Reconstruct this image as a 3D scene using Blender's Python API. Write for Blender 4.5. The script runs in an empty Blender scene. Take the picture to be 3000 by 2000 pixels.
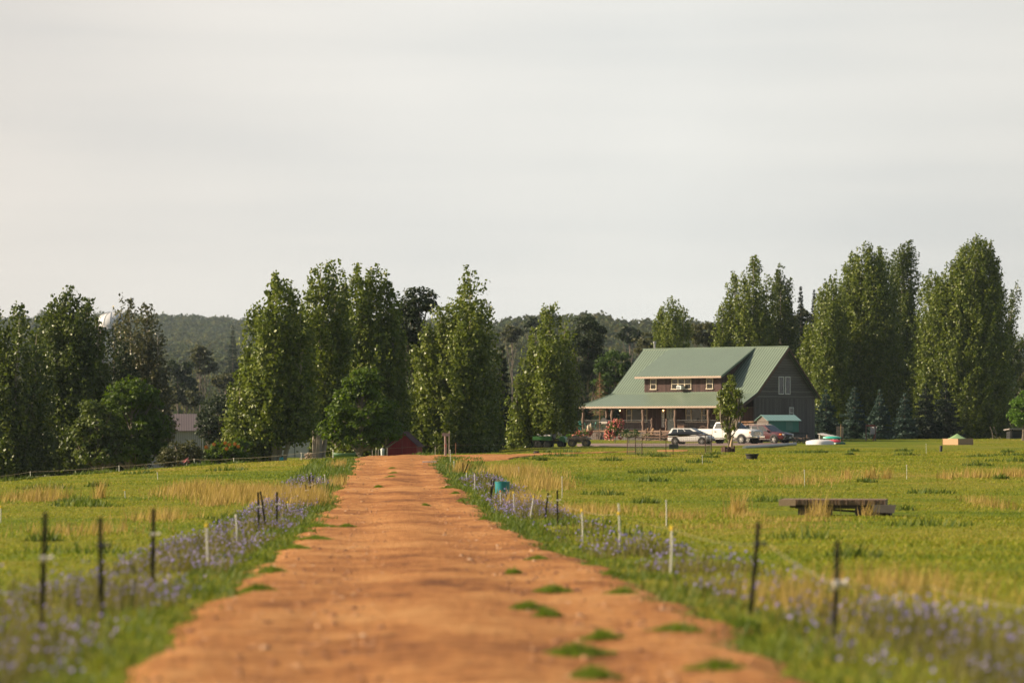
import bpy, math, random
import numpy as np
from mathutils import Vector, Matrix
R = math.radians
rng = np.random.default_rng(7); random.seed(7)
SC = bpy.context.scene; COL = SC.collection
# ---------------------------------------------------------------- camera model used to lay out the place
F = 10000.0            # focal length in units of the 3000 px wide photograph
ZC = 1.54              # eye height
HOR = 1250.0
def X(px, Y): return (px-1500.0)/F*Y
def Z(py, Y): return ZC-(py-HOR)/F*Y
def sstep(a, b, t):
    t = np.clip((t-a)/(b-a), 0, 1); return t*t*(3-2*t)
_hy = np.arange(-60, 520, 0.5)
_hv = np.interp(_hy, [-60,0,25,48,86,120,156,200,260,305,320,345,372,460,520],
                     [1.54,1.54,1.52,1.88,2.15,1.9,1.48,1.5,1.55,1.62,1.5,1.2,1.25,4,5])
_k = np.ones(29)/29
_hs = np.convolve(np.pad(_hv, 14, mode='edge'), _k, mode='valid')
def vnoise(x, y, s, seed=0):
    """smooth value noise, -1..1"""
    x = np.asarray(x, float)/s; y = np.asarray(y, float)/s
    xi = np.floor(x); yi = np.floor(y); fx = x-xi; fy = y-yi
    fx = fx*fx*(3-2*fx); fy = fy*fy*(3-2*fy)
    def h(a, b):
        v = np.sin(a*127.1+b*311.7+seed*74.7)*43758.5453
        return (v-np.floor(v))*2-1
    return (h(xi,yi)*(1-fx)+h(xi+1,yi)*fx)*(1-fy)+(h(xi,yi+1)*(1-fx)+h(xi+1,yi+1)*fx)*fy
def ground(x, y):
    x = np.asarray(x, float); y = np.asarray(y, float)
    H = np.interp(y, _hy, _hs)
    x0 = -9+13*sstep(165, 230, y)
    H = H+0.075*np.logaddexp(0, (x0-x)/1.5)*1.5*sstep(90, 170, y)
    n = (vnoise(x,y,17,1)*.07+vnoise(x,y,6,2)*.03)*(.15+.85*sstep(3,8,np.abs(x+1+.022*(y-20))))
    return ZC-H+n*sstep(10,40,np.abs(y))
_ys = np.concatenate([np.arange(12,60,.05), np.arange(60,440,.2)])
def hit(px, py):
    """point of the ground seen at this place of the photograph"""
    xs = X(px,_ys); g = ground(xs,_ys)
    pr = HOR+(ZC-g)*F/_ys
    i = np.argmax(pr <= py)
    if pr[i] > py: i = int(np.argmin(pr))
    return Vector((float(xs[i]), float(_ys[i]), float(g[i])))
def at(px, Y):
    x = X(px,Y); return Vector((x, Y, float(ground(x,Y))))
# ---------------------------------------------------------------- materials
def new_mat(name):
    m = bpy.data.materials.new(name); m.use_nodes = True
    nt = m.node_tree; b = nt.nodes['Principled BSDF']
    return m, nt, b
def N(nt, t, **kw):
    n = nt.nodes.new(t)
    for k, v in kw.items():
        if k.startswith('i_'): n.inputs[k[2:].replace('_',' ')].default_value = v
        else: setattr(n, k, v)
    return n
def c4(c): return (c[0],c[1],c[2],1)
def mixc(nt, fac, a, b, blend='MIX'):
    n = nt.nodes.new('ShaderNodeMix'); n.data_type = 'RGBA'; n.blend_type = blend
    for s, v in ((0,fac),(6,a),(7,b)):
        if hasattr(v,'is_output'): nt.links.new(v, n.inputs[s])
        else: n.inputs[s].default_value = v if s==0 else c4(v)
    return n.outputs[2]
def mathn(nt, op, a, b=0.0, c=None):
    n = nt.nodes.new('ShaderNodeMath'); n.operation = op
    for i, v in enumerate((a,b,c)):
        if v is None: continue
        if hasattr(v,'is_output'): nt.links.new(v, n.inputs[i])
        else: n.inputs[i].default_value = v
    return n.outputs[0]
def ramp(nt, fac, stops):
    n = nt.nodes.new('ShaderNodeValToRGB')
    nt.links.new(fac, n.inputs[0]); e = n.color_ramp.elements
    while len(e) < len(stops): e.new(.5)
    for k, (p, c) in enumerate(stops):
        e[k].position = p; e[k].color = c4(c) if not isinstance(c,(int,float)) else (c,c,c,1)
    return n.outputs[0]
def noise(nt, vec, scale, detail=3, rough=.55):
    n = N(nt,'ShaderNodeTexNoise'); n.inputs['Scale'].default_value = scale
    n.inputs['Detail'].default_value = detail; n.inputs['Roughness'].default_value = rough
    if vec is not None: nt.links.new(vec, n.inputs['Vector'])
    return n.outputs[0]
def coord(nt, scale=None):
    o = N(nt,'ShaderNodeTexCoord').outputs['Object']
    if scale:
        m = N(nt,'ShaderNodeMapping'); m.inputs['Scale'].default_value = scale
        nt.links.new(o, m.inputs['Vector']); return m.outputs[0]
    return o
def bump(nt, b, h, strength=.3, dist=.02):
    n = N(nt,'ShaderNodeBump'); n.inputs['Strength'].default_value = strength; n.inputs['Distance'].default_value = dist
    nt.links.new(h, n.inputs['Height']); nt.links.new(n.outputs[0], b.inputs['Normal'])
def plain(name, c, rough=.6, var=.25, scale=6, metal=0, spec=.5, emit=None):
    m, nt, b = new_mat(name)
    f = noise(nt, coord(nt), scale, 4)
    d = tuple(v*(1-var) for v in c); l = tuple(min(1,v*(1+var)) for v in c)
    nt.links.new(mixc(nt, f, d, l), b.inputs['Base Color'])
    b.inputs['Roughness'].default_value = rough; b.inputs['Metallic'].default_value = metal
    b.inputs['Specular IOR Level'].default_value = spec
    if emit:
        b.inputs['Emission Color'].default_value = c4(c); b.inputs['Emission Strength'].default_value = emit
    return m
def leaf_mat(name, dark, mid, lite, rough=.5, trans=.35, big=.5, spec=.28, wi=.65, wf=.4, pale=None):
    """per-leaf colour scatter plus clump-sized drift; leaf blades let some light through"""
    m, nt, b = new_mat(name)
    ri = N(nt,'ShaderNodeNewGeometry').outputs['Random Per Island']
    f = noise(nt, coord(nt), big, 2)
    t = mathn(nt,'ADD', mathn(nt,'MULTIPLY',ri,wi), mathn(nt,'MULTIPLY',f,wf))
    c = ramp(nt, t, [(.15,dark),(.5,mid),(.9,lite)])
    if pale: c = mixc(nt, ramp(nt, mathn(nt,'FRACT',mathn(nt,'MULTIPLY',ri,37.0)), [(.87,0.0),(.91,1.0)]), c, pale)  # a share of leaves is paled in colour to imitate glossy glints
    nt.links.new(c, b.inputs['Base Color'])
    b.inputs['Roughness'].default_value = rough; b.inputs['Specular IOR Level'].default_value = spec
    tr = N(nt,'ShaderNodeBsdfTranslucent')
    nt.links.new(mixc(nt,.5,c,(lite[0]*1.3,lite[1]*1.5,lite[2]*.6)), tr.inputs[0])
    mx = N(nt,'ShaderNodeMixShader'); mx.inputs[0].default_value = trans
    nt.links.new(b.outputs[0], mx.inputs[1]); nt.links.new(tr.outputs[0], mx.inputs[2])
    nt.links.new(mx.outputs[0], nt.nodes['Material Output'].inputs[0])
    return m
def boards(name, c0, c1, width, axis, gap=.12, rough=.8):
    """weathered boards; axis 'xy' = upright boards, 'z' = level boards"""
    m, nt, b = new_mat(name)
    s = N(nt,'ShaderNodeSeparateXYZ'); nt.links.new(coord(nt), s.inputs[0])
    w = noise(nt, coord(nt, (1,1,.3) if axis=='xy' else (.6,.6,1)), 1.1, 2)
    a = mathn(nt,'ADD',s.outputs[0],s.outputs[1]) if axis=='xy' else s.outputs[2]
    a = mathn(nt,'ADD', a, mathn(nt,'MULTIPLY', w, width*.5))
    q = mathn(nt,'DIVIDE', a, width)
    fr = mathn(nt,'FRACT', q); ix = mathn(nt,'FLOOR', q)
    wn = N(nt,'ShaderNodeTexWhiteNoise'); wn.noise_dimensions = '1D'; nt.links.new(ix, wn.inputs['W'])
    g = noise(nt, coord(nt, (6,6,.8) if axis=='xy' else (.8,.8,9)), 2.5, 5)
    col = mixc(nt, mathn(nt,'MULTIPLY_ADD', g, .6, mathn(nt,'MULTIPLY',wn.outputs[0],.45)), c0, c1)
    e = ramp(nt, fr, [(0,0.0),(gap,1.0),(1-gap*.4,1.0),(1,.3)])
    col = mixc(nt, e, tuple(v*.22 for v in c0), col)
    nt.links.new(col, b.inputs['Base Color']); b.inputs['Roughness'].default_value = rough
    b.inputs['Specular IOR Level'].default_value = .25
    bump(nt, b, mathn(nt,'ADD', e, mathn(nt,'MULTIPLY',g,.5)), .7, .03)
    return m
def sheet_roof(name, c, pitch, rough=.3, dark=.45, wide=.26, axis=0):
    """ribbed sheet metal, ribs across local x"""
    m, nt, b = new_mat(name)
    s = N(nt,'ShaderNodeSeparateXYZ'); nt.links.new(coord(nt), s.inputs[0])
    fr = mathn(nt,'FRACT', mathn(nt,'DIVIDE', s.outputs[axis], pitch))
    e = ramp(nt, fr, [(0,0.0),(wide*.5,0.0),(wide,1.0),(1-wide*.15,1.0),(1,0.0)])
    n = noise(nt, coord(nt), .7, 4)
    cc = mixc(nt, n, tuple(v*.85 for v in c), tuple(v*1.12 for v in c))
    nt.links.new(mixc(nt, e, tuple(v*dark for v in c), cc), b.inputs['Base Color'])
    b.inputs['Roughness'].default_value = rough; b.inputs['Specular IOR Level'].default_value = .6
    bump(nt, b, e, .35, .02)
    return m
M = {}
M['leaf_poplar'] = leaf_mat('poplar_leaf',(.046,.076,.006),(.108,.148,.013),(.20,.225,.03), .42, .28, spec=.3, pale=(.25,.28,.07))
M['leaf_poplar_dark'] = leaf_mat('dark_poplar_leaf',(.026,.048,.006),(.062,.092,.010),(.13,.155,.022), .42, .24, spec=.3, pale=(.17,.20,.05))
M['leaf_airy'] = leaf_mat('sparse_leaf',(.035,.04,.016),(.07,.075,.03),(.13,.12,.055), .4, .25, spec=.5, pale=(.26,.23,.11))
M['leaf_maple'] = leaf_mat('maple_leaf',(.028,.058,.004),(.065,.11,.007),(.13,.18,.012), .5, .36, wi=.5, wf=.5)
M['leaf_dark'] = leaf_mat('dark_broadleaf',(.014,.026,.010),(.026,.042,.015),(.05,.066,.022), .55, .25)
M['leaf_olive'] = leaf_mat('olive_leaf',(.035,.042,.014),(.065,.07,.022),(.11,.105,.035), .55, .28)
M['leaf_walnut'] = leaf_mat('walnut_leaf',(.025,.05,.012),(.05,.09,.02),(.09,.14,.03), .5, .35)
M['leaf_bright'] = leaf_mat('bright_leaf',(.05,.10,.008),(.09,.17,.012),(.14,.24,.02), .5, .4)
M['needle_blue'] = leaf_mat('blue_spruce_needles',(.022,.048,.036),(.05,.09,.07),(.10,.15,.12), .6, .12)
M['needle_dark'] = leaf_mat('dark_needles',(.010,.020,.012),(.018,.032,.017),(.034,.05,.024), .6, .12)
M['forest'] = leaf_mat('woodland_leaf',(.016,.034,.012),(.05,.075,.022),(.15,.125,.035), .75, .2, big=.075, spec=.1, wi=.28, wf=.85)
M['bark'] = plain('bark',(.16,.13,.10),.9,.4,9)
M['bark_pale'] = plain('pale_bark',(.36,.31,.25),.9,.35,5)
M['twig'] = plain('dead_twig',(.22,.11,.06),.9,.3,9)
# ---------------------------------------------------------------- mesh helpers
def link(name, me, mat, parent=None, smooth=False):
    o = bpy.data.objects.new(name, me); COL.objects.link(o)
    if mat is not None: me.materials.append(mat)
    if parent is not None: o.parent = parent
    if smooth: me.polygons.foreach_set('use_smooth', [True]*len(me.polygons))
    return o
def np_mesh(name, V, Fc, mat, parent=None, smooth=False):
    """V (n,3), Fc (m,k) -> one object"""
    me = bpy.data.meshes.new(name)
    V = np.ascontiguousarray(V, dtype=np.float32); Fc = np.ascontiguousarray(Fc, dtype=np.int32)
    k = Fc.shape[1]; m = len(Fc)
    me.vertices.add(len(V)); me.vertices.foreach_set('co', V.ravel())
    me.loops.add(m*k); me.loops.foreach_set('vertex_index', Fc.ravel())
    me.polygons.add(m); me.polygons.foreach_set('loop_start', np.arange(0,m*k,k,dtype=np.int32))
    me.update(calc_edges=True)
    return link(name, me, mat, parent, smooth)
class MB:
    def __init__(s): s.v = []; s.f = []
    def add(s, vs, fs):
        n = len(s.v); s.v += [tuple(map(float,p)) for p in vs]; s.f += [tuple(i+n for i in f) for f in fs]; return s
    def box(s, c, d, rz=0, ry=0, rx=0):
        m = Matrix.Rotation(rz,3,'Z') @ Matrix.Rotation(ry,3,'Y') @ Matrix.Rotation(rx,3,'X')
        vs = [Vector(c)+m @ Vector((i*d[0]/2,j*d[1]/2,k*d[2]/2)) for i in (-1,1) for j in (-1,1) for k in (-1,1)]
        return s.add(vs, [(0,1,3,2),(4,6,7,5),(0,4,5,1),(2,3,7,6),(0,2,6,4),(1,5,7,3)])
    def span(s, a, b): return s.box([(a[i]+b[i])/2 for i in range(3)], [abs(b[i]-a[i]) for i in range(3)])
    def hexa(s, q0, q1):
        """two quads -> closed solid"""
        return s.add(list(q0)+list(q1), [(3,2,1,0),(4,5,6,7),(0,1,5,4),(1,2,6,5),(2,3,7,6),(3,0,4,7)])
    def slab(s, quad, t, d=(0,0,-1)):
        q = [Vector(p) for p in quad]; o = Vector(d)*t
        n = len(q); vs = q+[p+o for p in q]
        return s.add(vs, [tuple(range(n)), tuple(range(2*n-1,n-1,-1))]+[(i+n,(i+1)%n+n,(i+1)%n,i) for i in range(n)])
    def tube(s, pts, rad, n=8, cap=True):
        pts = [Vector(p) for p in pts]
        if not hasattr(rad,'__len__'): rad = [rad]*len(pts)
        vs = []; fs = []
        for i, p in enumerate(pts):
            d = (pts[min(i+1,len(pts)-1)]-pts[max(i-1,0)])
            d = d.normalized() if d.length > 1e-9 else Vector((0,0,1))
            a = d.orthogonal().normalized() if i == 0 else (a-d*a.dot(d)).normalized()
            b = d.cross(a)
            vs += [p+(a*math.cos(2*math.pi*k/n)+b*math.sin(2*math.pi*k/n))*rad[i] for k in range(n)]
        for i in range(len(pts)-1):
            fs += [(i*n+k, i*n+(k+1)%n, (i+1)*n+(k+1)%n, (i+1)*n+k) for k in range(n)]
        if cap: fs += [tuple(range(n-1,-1,-1)), tuple(range((len(pts)-1)*n, len(pts)*n))]
        return s.add(vs, fs)
    def lathe(s, prof, c=(0,0,0), n=20, axis='z'):
        vs = []
        for r, z in prof:
            for k in range(n):
                a = 2*math.pi*k/n; x, y = r*math.cos(a), r*math.sin(a)
                p = (x,y,z) if axis=='z' else ((x,z,y) if axis=='y' else (z,x,y))
                vs.append((p[0]+c[0],p[1]+c[1],p[2]+c[2]))
        fs = [(i*n+k, i*n+(k+1)%n, (i+1)*n+(k+1)%n, (i+1)*n+k) for i in range(len(prof)-1) for k in range(n)]
        return s.add(vs, fs)
    def torus(s, c, Rr, r, n=28, m=7, axis='y'):
        vs = []
        for i in range(n):
            a = 2*math.pi*i/n
            for j in range(m):
                b = 2*math.pi*j/m; q = Rr+r*math.cos(b); h = r*math.sin(b)
                p = (q*math.cos(a),h,q*math.sin(a)) if axis=='y' else ((q*math.cos(a),q*math.sin(a),h) if axis=='z' else (h,q*math.cos(a),q*math.sin(a)))
                vs.append((p[0]+c[0],p[1]+c[1],p[2]+c[2]))
        return s.add(vs, [(i*m+j, ((i+1)%n)*m+j, ((i+1)%n)*m+(j+1)%m, i*m+(j+1)%m) for i in range(n) for j in range(m)])
    def prism(s, poly, y0, y1):
        """polygon in local x,z pushed along y"""
        n = len(poly)
        vs = [(x,y0,z) for x,z in poly]+[(x,y1,z) for x,z in poly]
        return s.add(vs, [tuple(range(n)), tuple(range(2*n-1,n-1,-1))]+[(i+n,(i+1)%n+n,(i+1)%n,i) for i in range(n)])
    def build(s, name, mat, parent=None, smooth=False, bevel=0):
        me = bpy.data.meshes.new(name); me.from_pydata(s.v, [], s.f)
        import bmesh
        bm = bmesh.new(); bm.from_mesh(me); bmesh.ops.recalc_face_normals(bm, faces=bm.faces[:])
        if bevel:
            bmesh.ops.remove_doubles(bm, verts=bm.verts[:], dist=1e-5)
            es = [e for e in bm.edges if len(e.link_faces)==2 and e.calc_face_angle(0) > .5]
            bmesh.ops.bevel(bm, geom=es, offset=bevel, segments=2, profile=.6, affect='EDGES', clamp_overlap=True)
        bm.to_mesh(me); bm.free(); me.update()
        o = link(name, me, mat, parent, smooth)
        if smooth:
            try: me.set_sharp_from_angle(angle=R(40))
            except Exception: pass
        return o
def tag(o, label=None, cat=None, group=None, kind=None):
    if label: o['label'] = label
    if cat: o['category'] = cat
    if group: o['group'] = group
    if kind: o['kind'] = kind
    return o
def thing(name, label, cat, loc=(0,0,0), rz=0, group=None):
    o = bpy.data.objects.new(name, None); COL.objects.link(o)
    o.location = loc; o.rotation_euler = (0,0,rz); o.empty_display_size = .3
    return tag(o, label, cat, group)
def dup(root, loc, rz, label):
    r = root.copy(); COL.objects.link(r); r.location = loc; r.rotation_euler = (0,0,rz); r['label'] = label
    for ch in list(root.children):
        c = ch.copy(); COL.objects.link(c); c.parent = r
        for g in list(ch.children):
            d = g.copy(); COL.objects.link(d); d.parent = c
    return r
# ---------------------------------------------------------------- foliage
def unit(a): return a/np.maximum(np.linalg.norm(a,axis=1,keepdims=True),1e-9)
def leaves(P, Nrm, size, aspect=.7, T=None):
    n = len(P); Nrm = unit(Nrm)
    if T is None: T = rng.normal(size=(n,3))
    T = unit(T-Nrm*np.sum(T*Nrm,axis=1,keepdims=True)); B = np.cross(Nrm,T)
    s = np.asarray(size).reshape(-1,1)*np.ones((n,1))
    V = np.empty((n,4,3)); V[:,0] = P+T*s; V[:,1] = P+B*s*aspect; V[:,2] = P-T*s; V[:,3] = P-B*s*aspect
    return V.reshape(-1,3), np.arange(4*n).reshape(n,4)
def crown(name, P, Nn, size, mat, parent, aspect=.7, T=None):
    V, Fc = leaves(P, Nn, size, aspect, T)
    return np_mesh(name, V, Fc, mat, parent)
def spire_pts(base, top, Rm, n, skirt=.2):
    """leaves of one upswept poplar leader: many steep sprigs, each a flame of leaves"""
    base = np.array(base); top = np.array(top); h = top[2]-base[2]
    def prof(t):
        lo = np.clip((t+.03)/skirt,0,1)**.5
        hi = np.clip(1-np.clip((t-skirt)/(1-skirt),0,1)**3.2,0,1)**.62
        return Rm*np.where(t<skirt,lo,hi)
    per = 46; k = max(6,int(n/per))
    t1 = np.sqrt(rng.uniform(0.0,1.0,k)) if skirt<.1 else rng.uniform(.03,1.0,k)
    a = rng.uniform(0,2*np.pi,k); out = rng.uniform(.45,1.12,k)**.7
    tip_r = prof(t1)*out+.12
    ln = np.minimum(t1*h, rng.uniform(1.0,2.6,k)+.08*h*rng.uniform(0,1,k))
    t0 = t1-ln/h
    ax = lambda t: base+(top-base)*t[:,None]
    d = np.stack([np.cos(a),np.sin(a),0*a],1)
    tip = ax(t1)+d*tip_r[:,None]; tip[:,2] += rng.uniform(-.2,.35,k)
    root = ax(np.clip(t0,0,1))+d*(tip_r*rng.uniform(.25,.75,k))[:,None]
    s = rng.uniform(.1,1,(k,per))
    P = root[:,None,:]+(tip-root)[:,None,:]*s[:,:,None]
    sig = (.27*(1.08-s))[:,:,None]+.06
    P = P+rng.normal(size=(k,per,3))*sig
    Nn = d[:,None,:]*.7+rng.normal(size=(k,per,3))*.75+np.array([0,0,.25])
    return P.reshape(-1,3), Nn.reshape(-1,3)
def limb(mb, a, b, r0, r1, bend=.3, n=6):
    a = Vector(a); b = Vector(b); k = 7; pts = []
    for i in range(k):
        t = i/(k-1); p = a.lerp(b,t)
        p += Vector((math.sin(t*3+a.x)*bend*t*(1-t), math.cos(t*4+a.y)*bend*t*(1-t), 0)); pts.append(p)
    mb.tube(pts, [r0+(r1-r0)*(i/(k-1)) for i in range(k)], n)
def poplar(Y, spires, label, mat='leaf_poplar', dens=165, leaf=.128, name='poplar_tree', trunk=None, bark='bark_pale', skirt=.2, cat='tree', group='tall poplars round the farm'):
    """spires: (px at foot, px at top, py top, py foot, half width px)"""
    cx = spires[0][0]; g = at(cx, Y)
    t = thing(name, label, cat, g, 0, group)
    o = np.array(g); PP = []; NN = []; mb = MB()
    for j,(pb,ptp,yt,yb,hw) in enumerate(spires):
        yy = Y+(((j*37)%5)-2)*.55
        b = np.array((X(pb,yy),yy,max(Z(yb,yy),o[2]-.3))); tp = np.array((X(ptp,yy),yy,Z(yt,yy))); r = hw/F*yy*1.18
        p, q = spire_pts(b, tp, r, dens*2*r*(tp[2]-b[2])*.62, skirt)
        PP.append(p-o); NN.append(q)
        for e in range(3):
            aa = rng.uniform(0,6.28); f_ = rng.uniform(.55,.88); o_ = np.array((math.cos(aa)*r*.75, math.sin(aa)*r*.75, 0))
            b2 = b+o_*.6; t2 = b+(tp-b)*f_+o_*rng.uniform(.6,1.15)*(1.15-f_*.5)
            p, q = spire_pts(b2, t2, r*rng.uniform(.65,.95), dens*2*r*(tp[2]-b[2])*.26, skirt)
            PP.append(p-o); NN.append(q)
        z0 = o[2] if trunk is None else o[2]
        low = np.array((o[0]+(b[0]-o[0])*.25, o[1], z0-.3)) if j else np.array((o[0],o[1],z0-.4))
        limb(mb, low-o, b+(tp-b)*.55-o, .20 if j else .27, .09, .5)
        limb(mb, b+(tp-b)*.55-o, b+(tp-b)*.96-o, .09, .015, .2, 5)
        for q_ in range(5):
            s = .25+.13*q_; c0 = b+(tp-b)*s-o; aa = q_*2.4+j
            limb(mb, c0, c0+np.array((math.cos(aa)*r*.7, math.sin(aa)*r*.7, r*1.1))*(1.05-s), .05, .012, .1, 4)
    P = np.concatenate(PP); Q = np.concatenate(NN)
    mb.build('trunk', M[bark], t, smooth=True)
    crown('crown', P, Q, leaf*rng.uniform(.7,1.3,len(P)), M[mat], t)
    return t
def round_pts(c, r, n, lumps=70, flat=.2, shell=.55):
    c = np.array(c); r = np.array(r)
    d = unit(rng.normal(size=(lumps,3))); d[:,2] = d[:,2]*(1-flat)+flat*rng.uniform(-.2,.7,lumps)
    cc = c+d*r*(rng.uniform(.3,1,(lumps,1))**.4)*.82
    cr = r.mean()*rng.uniform(.20,.40,lumps)
    k = max(4,int(n/lumps))
    e = unit(rng.normal(size=(lumps*k,3))); e[:,2] = np.abs(e[:,2])*.8+e[:,2]*.2
    R_ = np.repeat(cr,k)[:,None]*(shell+(1-shell)*rng.uniform(0,1,(lumps*k,1)))*np.array([1,1,.8])
    P = np.repeat(cc,k,axis=0)+e*R_+rng.normal(size=(lumps*k,3))*.06
    return P, e*.8+rng.normal(size=e.shape)*.6+np.array([0,0,.4])
def broadleaf(Y, blobs, label, mat='leaf_dark', dens=150, leaf=.13, name='broadleaf_tree', lumps=70, trunk_r=.2, cat='tree', group=None, foot=None, zfix=None):
    """blobs: (px, py centre, half width px, half height px)"""
    px0 = blobs[0][0] if foot is None else foot
    g = at(px0, Y)
    if zfix is not None: g.z = zfix
    t = thing(name, label, cat, g, 0, group); o = np.array(g); mb = MB(); PP = []; NN = []
    for j,(px,py,hw,hh) in enumerate(blobs):
        yy = Y+(j%3-1)*.6*(j>0)
        c = np.array((X(px,yy),yy,Z(py,yy))); rx = hw/F*yy; rz = hh/F*yy
        p, q = round_pts(c, (rx,max(.5*rx,min(rx,rx)),rz), dens*1.35*math.pi*rx*rz, lumps)
        keep = p[:,2] > ground(p[:,0],p[:,1])+.05 if zfix is None else np.ones(len(p),bool)
        PP.append(p[keep]-o); NN.append(q[keep])
        limb(mb, (0,0,-.4) if j==0 else (0,0,.8), c-o+np.array((0,0,rz*.2)), trunk_r if j==0 else trunk_r*.7, .04, .3)
        for k in range(7):
            a = k*2.4; limb(mb, (c-o)*np.array((1,1,.55+.05*k)), c-o+np.array((math.cos(a)*rx*.75,math.sin(a)*rx*.6,rz*(-.3+.15*k))), .07, .015, .2, 5)
    P = np.concatenate(PP); Q = np.concatenate(NN)
    mb.build('trunk', M['bark'], t, smooth=True)
    crown('crown', P, Q, leaf*rng.uniform(.7,1.3,len(P)), M[mat], t)
    return t
def conifer(Y, px, ytop, hw, label, mat='needle_blue', ybase=None, name='spruce_tree', dens=1.0, group='blue spruces in the row beside the house', zfix=None, droop=.25, cat='tree'):
    g = at(px, Y)
    if zfix is not None: g.z = zfix
    t = thing(name, label, cat, g, 0, group); h = Z(ytop,Y)-g.z; Rm = hw/F*Y
    mb = MB(); limb(mb,(0,0,-.3),(0,0,h*.97),.10+.012*h,.015,.05)
    PP=[]; TT=[]; SS=[]
    lev = int(h*3.2)
    for i in range(lev):
        tt = (i+rng.uniform(0,.8))/lev; z = h*(.02+.96*tt); L = Rm*(1-tt)**.85*(.82+.3*rng.uniform())+.10
        nb = int(6+6*(1-tt))
        for b in range(nb):
            a = 2*np.pi*(b+rng.uniform(0,.9))/nb+i*1.3; l = L*rng.uniform(.72,1.1)
            m_ = int((10+52*l)*dens)
            s = rng.uniform(.12,1,m_)**.7; d = np.array((math.cos(a),math.sin(a),0)); side = np.array((-d[1],d[0],0))
            zz = z+rng.uniform(-.16,.16)-droop*l*s+droop*1.5*l*np.maximum(0,s-.62)**2*2
            w = (.10+.20*l)*(1.1-s)
            P = d*(l*s)[:,None]+side*(rng.normal(size=m_)*w)[:,None]; P[:,2] = zz+rng.normal(size=m_)*.05
            T = d*.8+side*(rng.normal(size=m_)*.7)[:,None]+np.array((0,0,.25))+rng.normal(size=(m_,3))*.25
            PP.append(P); TT.append(T); SS.append(np.full(m_,.5+.5*min(1,l/1.2)))
    P = np.concatenate(PP); T = np.concatenate(TT); S = np.concatenate(SS)
    keep = P[:,2] > .05
    P=P[keep];T=T[keep];S=S[keep]
    mb.build('trunk', M['bark'], t, smooth=True)
    crown('crown', P, rng.normal(size=P.shape)*.7+np.array((0,0,.8)), .15*S*rng.uniform(.7,1.3,len(P)), M[mat], t, .38, T)
    return t
# ---------------------------------------------------------------- camera, light, sky
cam = bpy.data.cameras.new('camera'); co = bpy.data.objects.new('camera', cam); COL.objects.link(co)
co.location = (0,0,ZC); co.rotation_euler = (R(90),0,0)
cam.sensor_width = 36; cam.lens = 120; cam.shift_y = 250/3000; cam.clip_start = .5; cam.clip_end = 20000
cam.dof.use_dof = True; cam.dof.focus_distance = 175; cam.dof.aperture_fstop = 2.0
SC.camera = co
SUN = Vector((-.88,.04,.46)).normalized()
sl = bpy.data.lights.new('sun','SUN'); sl.energy = 5.0; sl.angle = R(.6); sl.color = (1,.83,.60)
so = bpy.data.objects.new('sun', sl); COL.objects.link(so); so.rotation_euler = SUN.to_track_quat('Z','Y').to_euler()
w = bpy.data.worlds.new('World'); SC.world = w; w.use_nodes = True; nt = w.node_tree
bg = nt.nodes['Background']
sky = N(nt,'ShaderNodeTexSky'); sky.sky_type = 'NISHITA'; sky.sun_disc = False
sky.sun_elevation = math.asin(SUN.z); sky.sun_rotation = math.atan2(SUN.x, SUN.y)
sky.dust_density = 3; sky.air_density = 1.2; sky.altitude = 200
tc = N(nt,'ShaderNodeTexCoord').outputs['Generated']
sp = N(nt,'ShaderNodeSeparateXYZ'); nt.links.new(tc, sp.inputs[0])
mp = N(nt,'ShaderNodeMapping'); mp.inputs['Scale'].default_value = (3.0,3.0,42); mp.inputs['Rotation'].default_value = (0,.03,0); nt.links.new(tc, mp.inputs[0])
st = noise(nt, mp.outputs[0], 1.0, 4, .5)
mp2 = N(nt,'ShaderNodeMapping'); mp2.inputs['Scale'].default_value = (7,7,16); nt.links.new(tc, mp2.inputs[0])
st2 = noise(nt, mp2.outputs[0], 1.0, 2, .5)
# thin stratus veil: creamy near the sun's side and the horizon, greyer where it thickens
veil = ramp(nt, mathn(nt,'ADD', mathn(nt,'MULTIPLY',st,.55), mathn(nt,'MULTIPLY',st2,.45)), [(.36,(8.1,8.2,8.15)),(.5,(9.05,9.0,8.75)),(.64,(9.8,9.65,9.3))])
side = ramp(nt, mathn(nt,'MULTIPLY_ADD', sp.outputs[0], 2.6, .5), [(0,(.93,.865,.82)),(.42,(1,.985,.965)),(.62,(1,1,.985)),(1,(.90,.885,.86))])
veil = mixc(nt, 1.0, veil, side, 'MULTIPLY')
el = ramp(nt, sp.outputs[2], [(0,.97),(.125,.95),(.21,.22),(1,.02)])
# veil full over the hills ahead, thinned unseen behind the viewer to cut fill
el = mathn(nt,'MULTIPLY', el, ramp(nt, mathn(nt,'MULTIPLY_ADD', sp.outputs[1], .5, .5), [(.30,.30),(.70,1.0)]))
col = mixc(nt, el, sky.outputs[0], veil)
nt.links.new(col, bg.inputs[0]); bg.inputs[1].default_value = .06
SC.view_settings.view_transform = 'Standard'; SC.view_settings.look = 'None'; SC.view_settings.exposure = 0.68; SC.view_settings.gamma = 1
SC.render.engine = 'CYCLES'
cy = SC.cycles
cy.use_denoising = True; cy.max_bounces = 6; cy.diffuse_bounces = 2; cy.glossy_bounces = 3; cy.transmission_bounces = 3; cy.transparent_max_bounces = 8; cy.volume_bounces = 0
try: cy.denoising_prefilter = 'ACCURATE'
except Exception: pass
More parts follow.
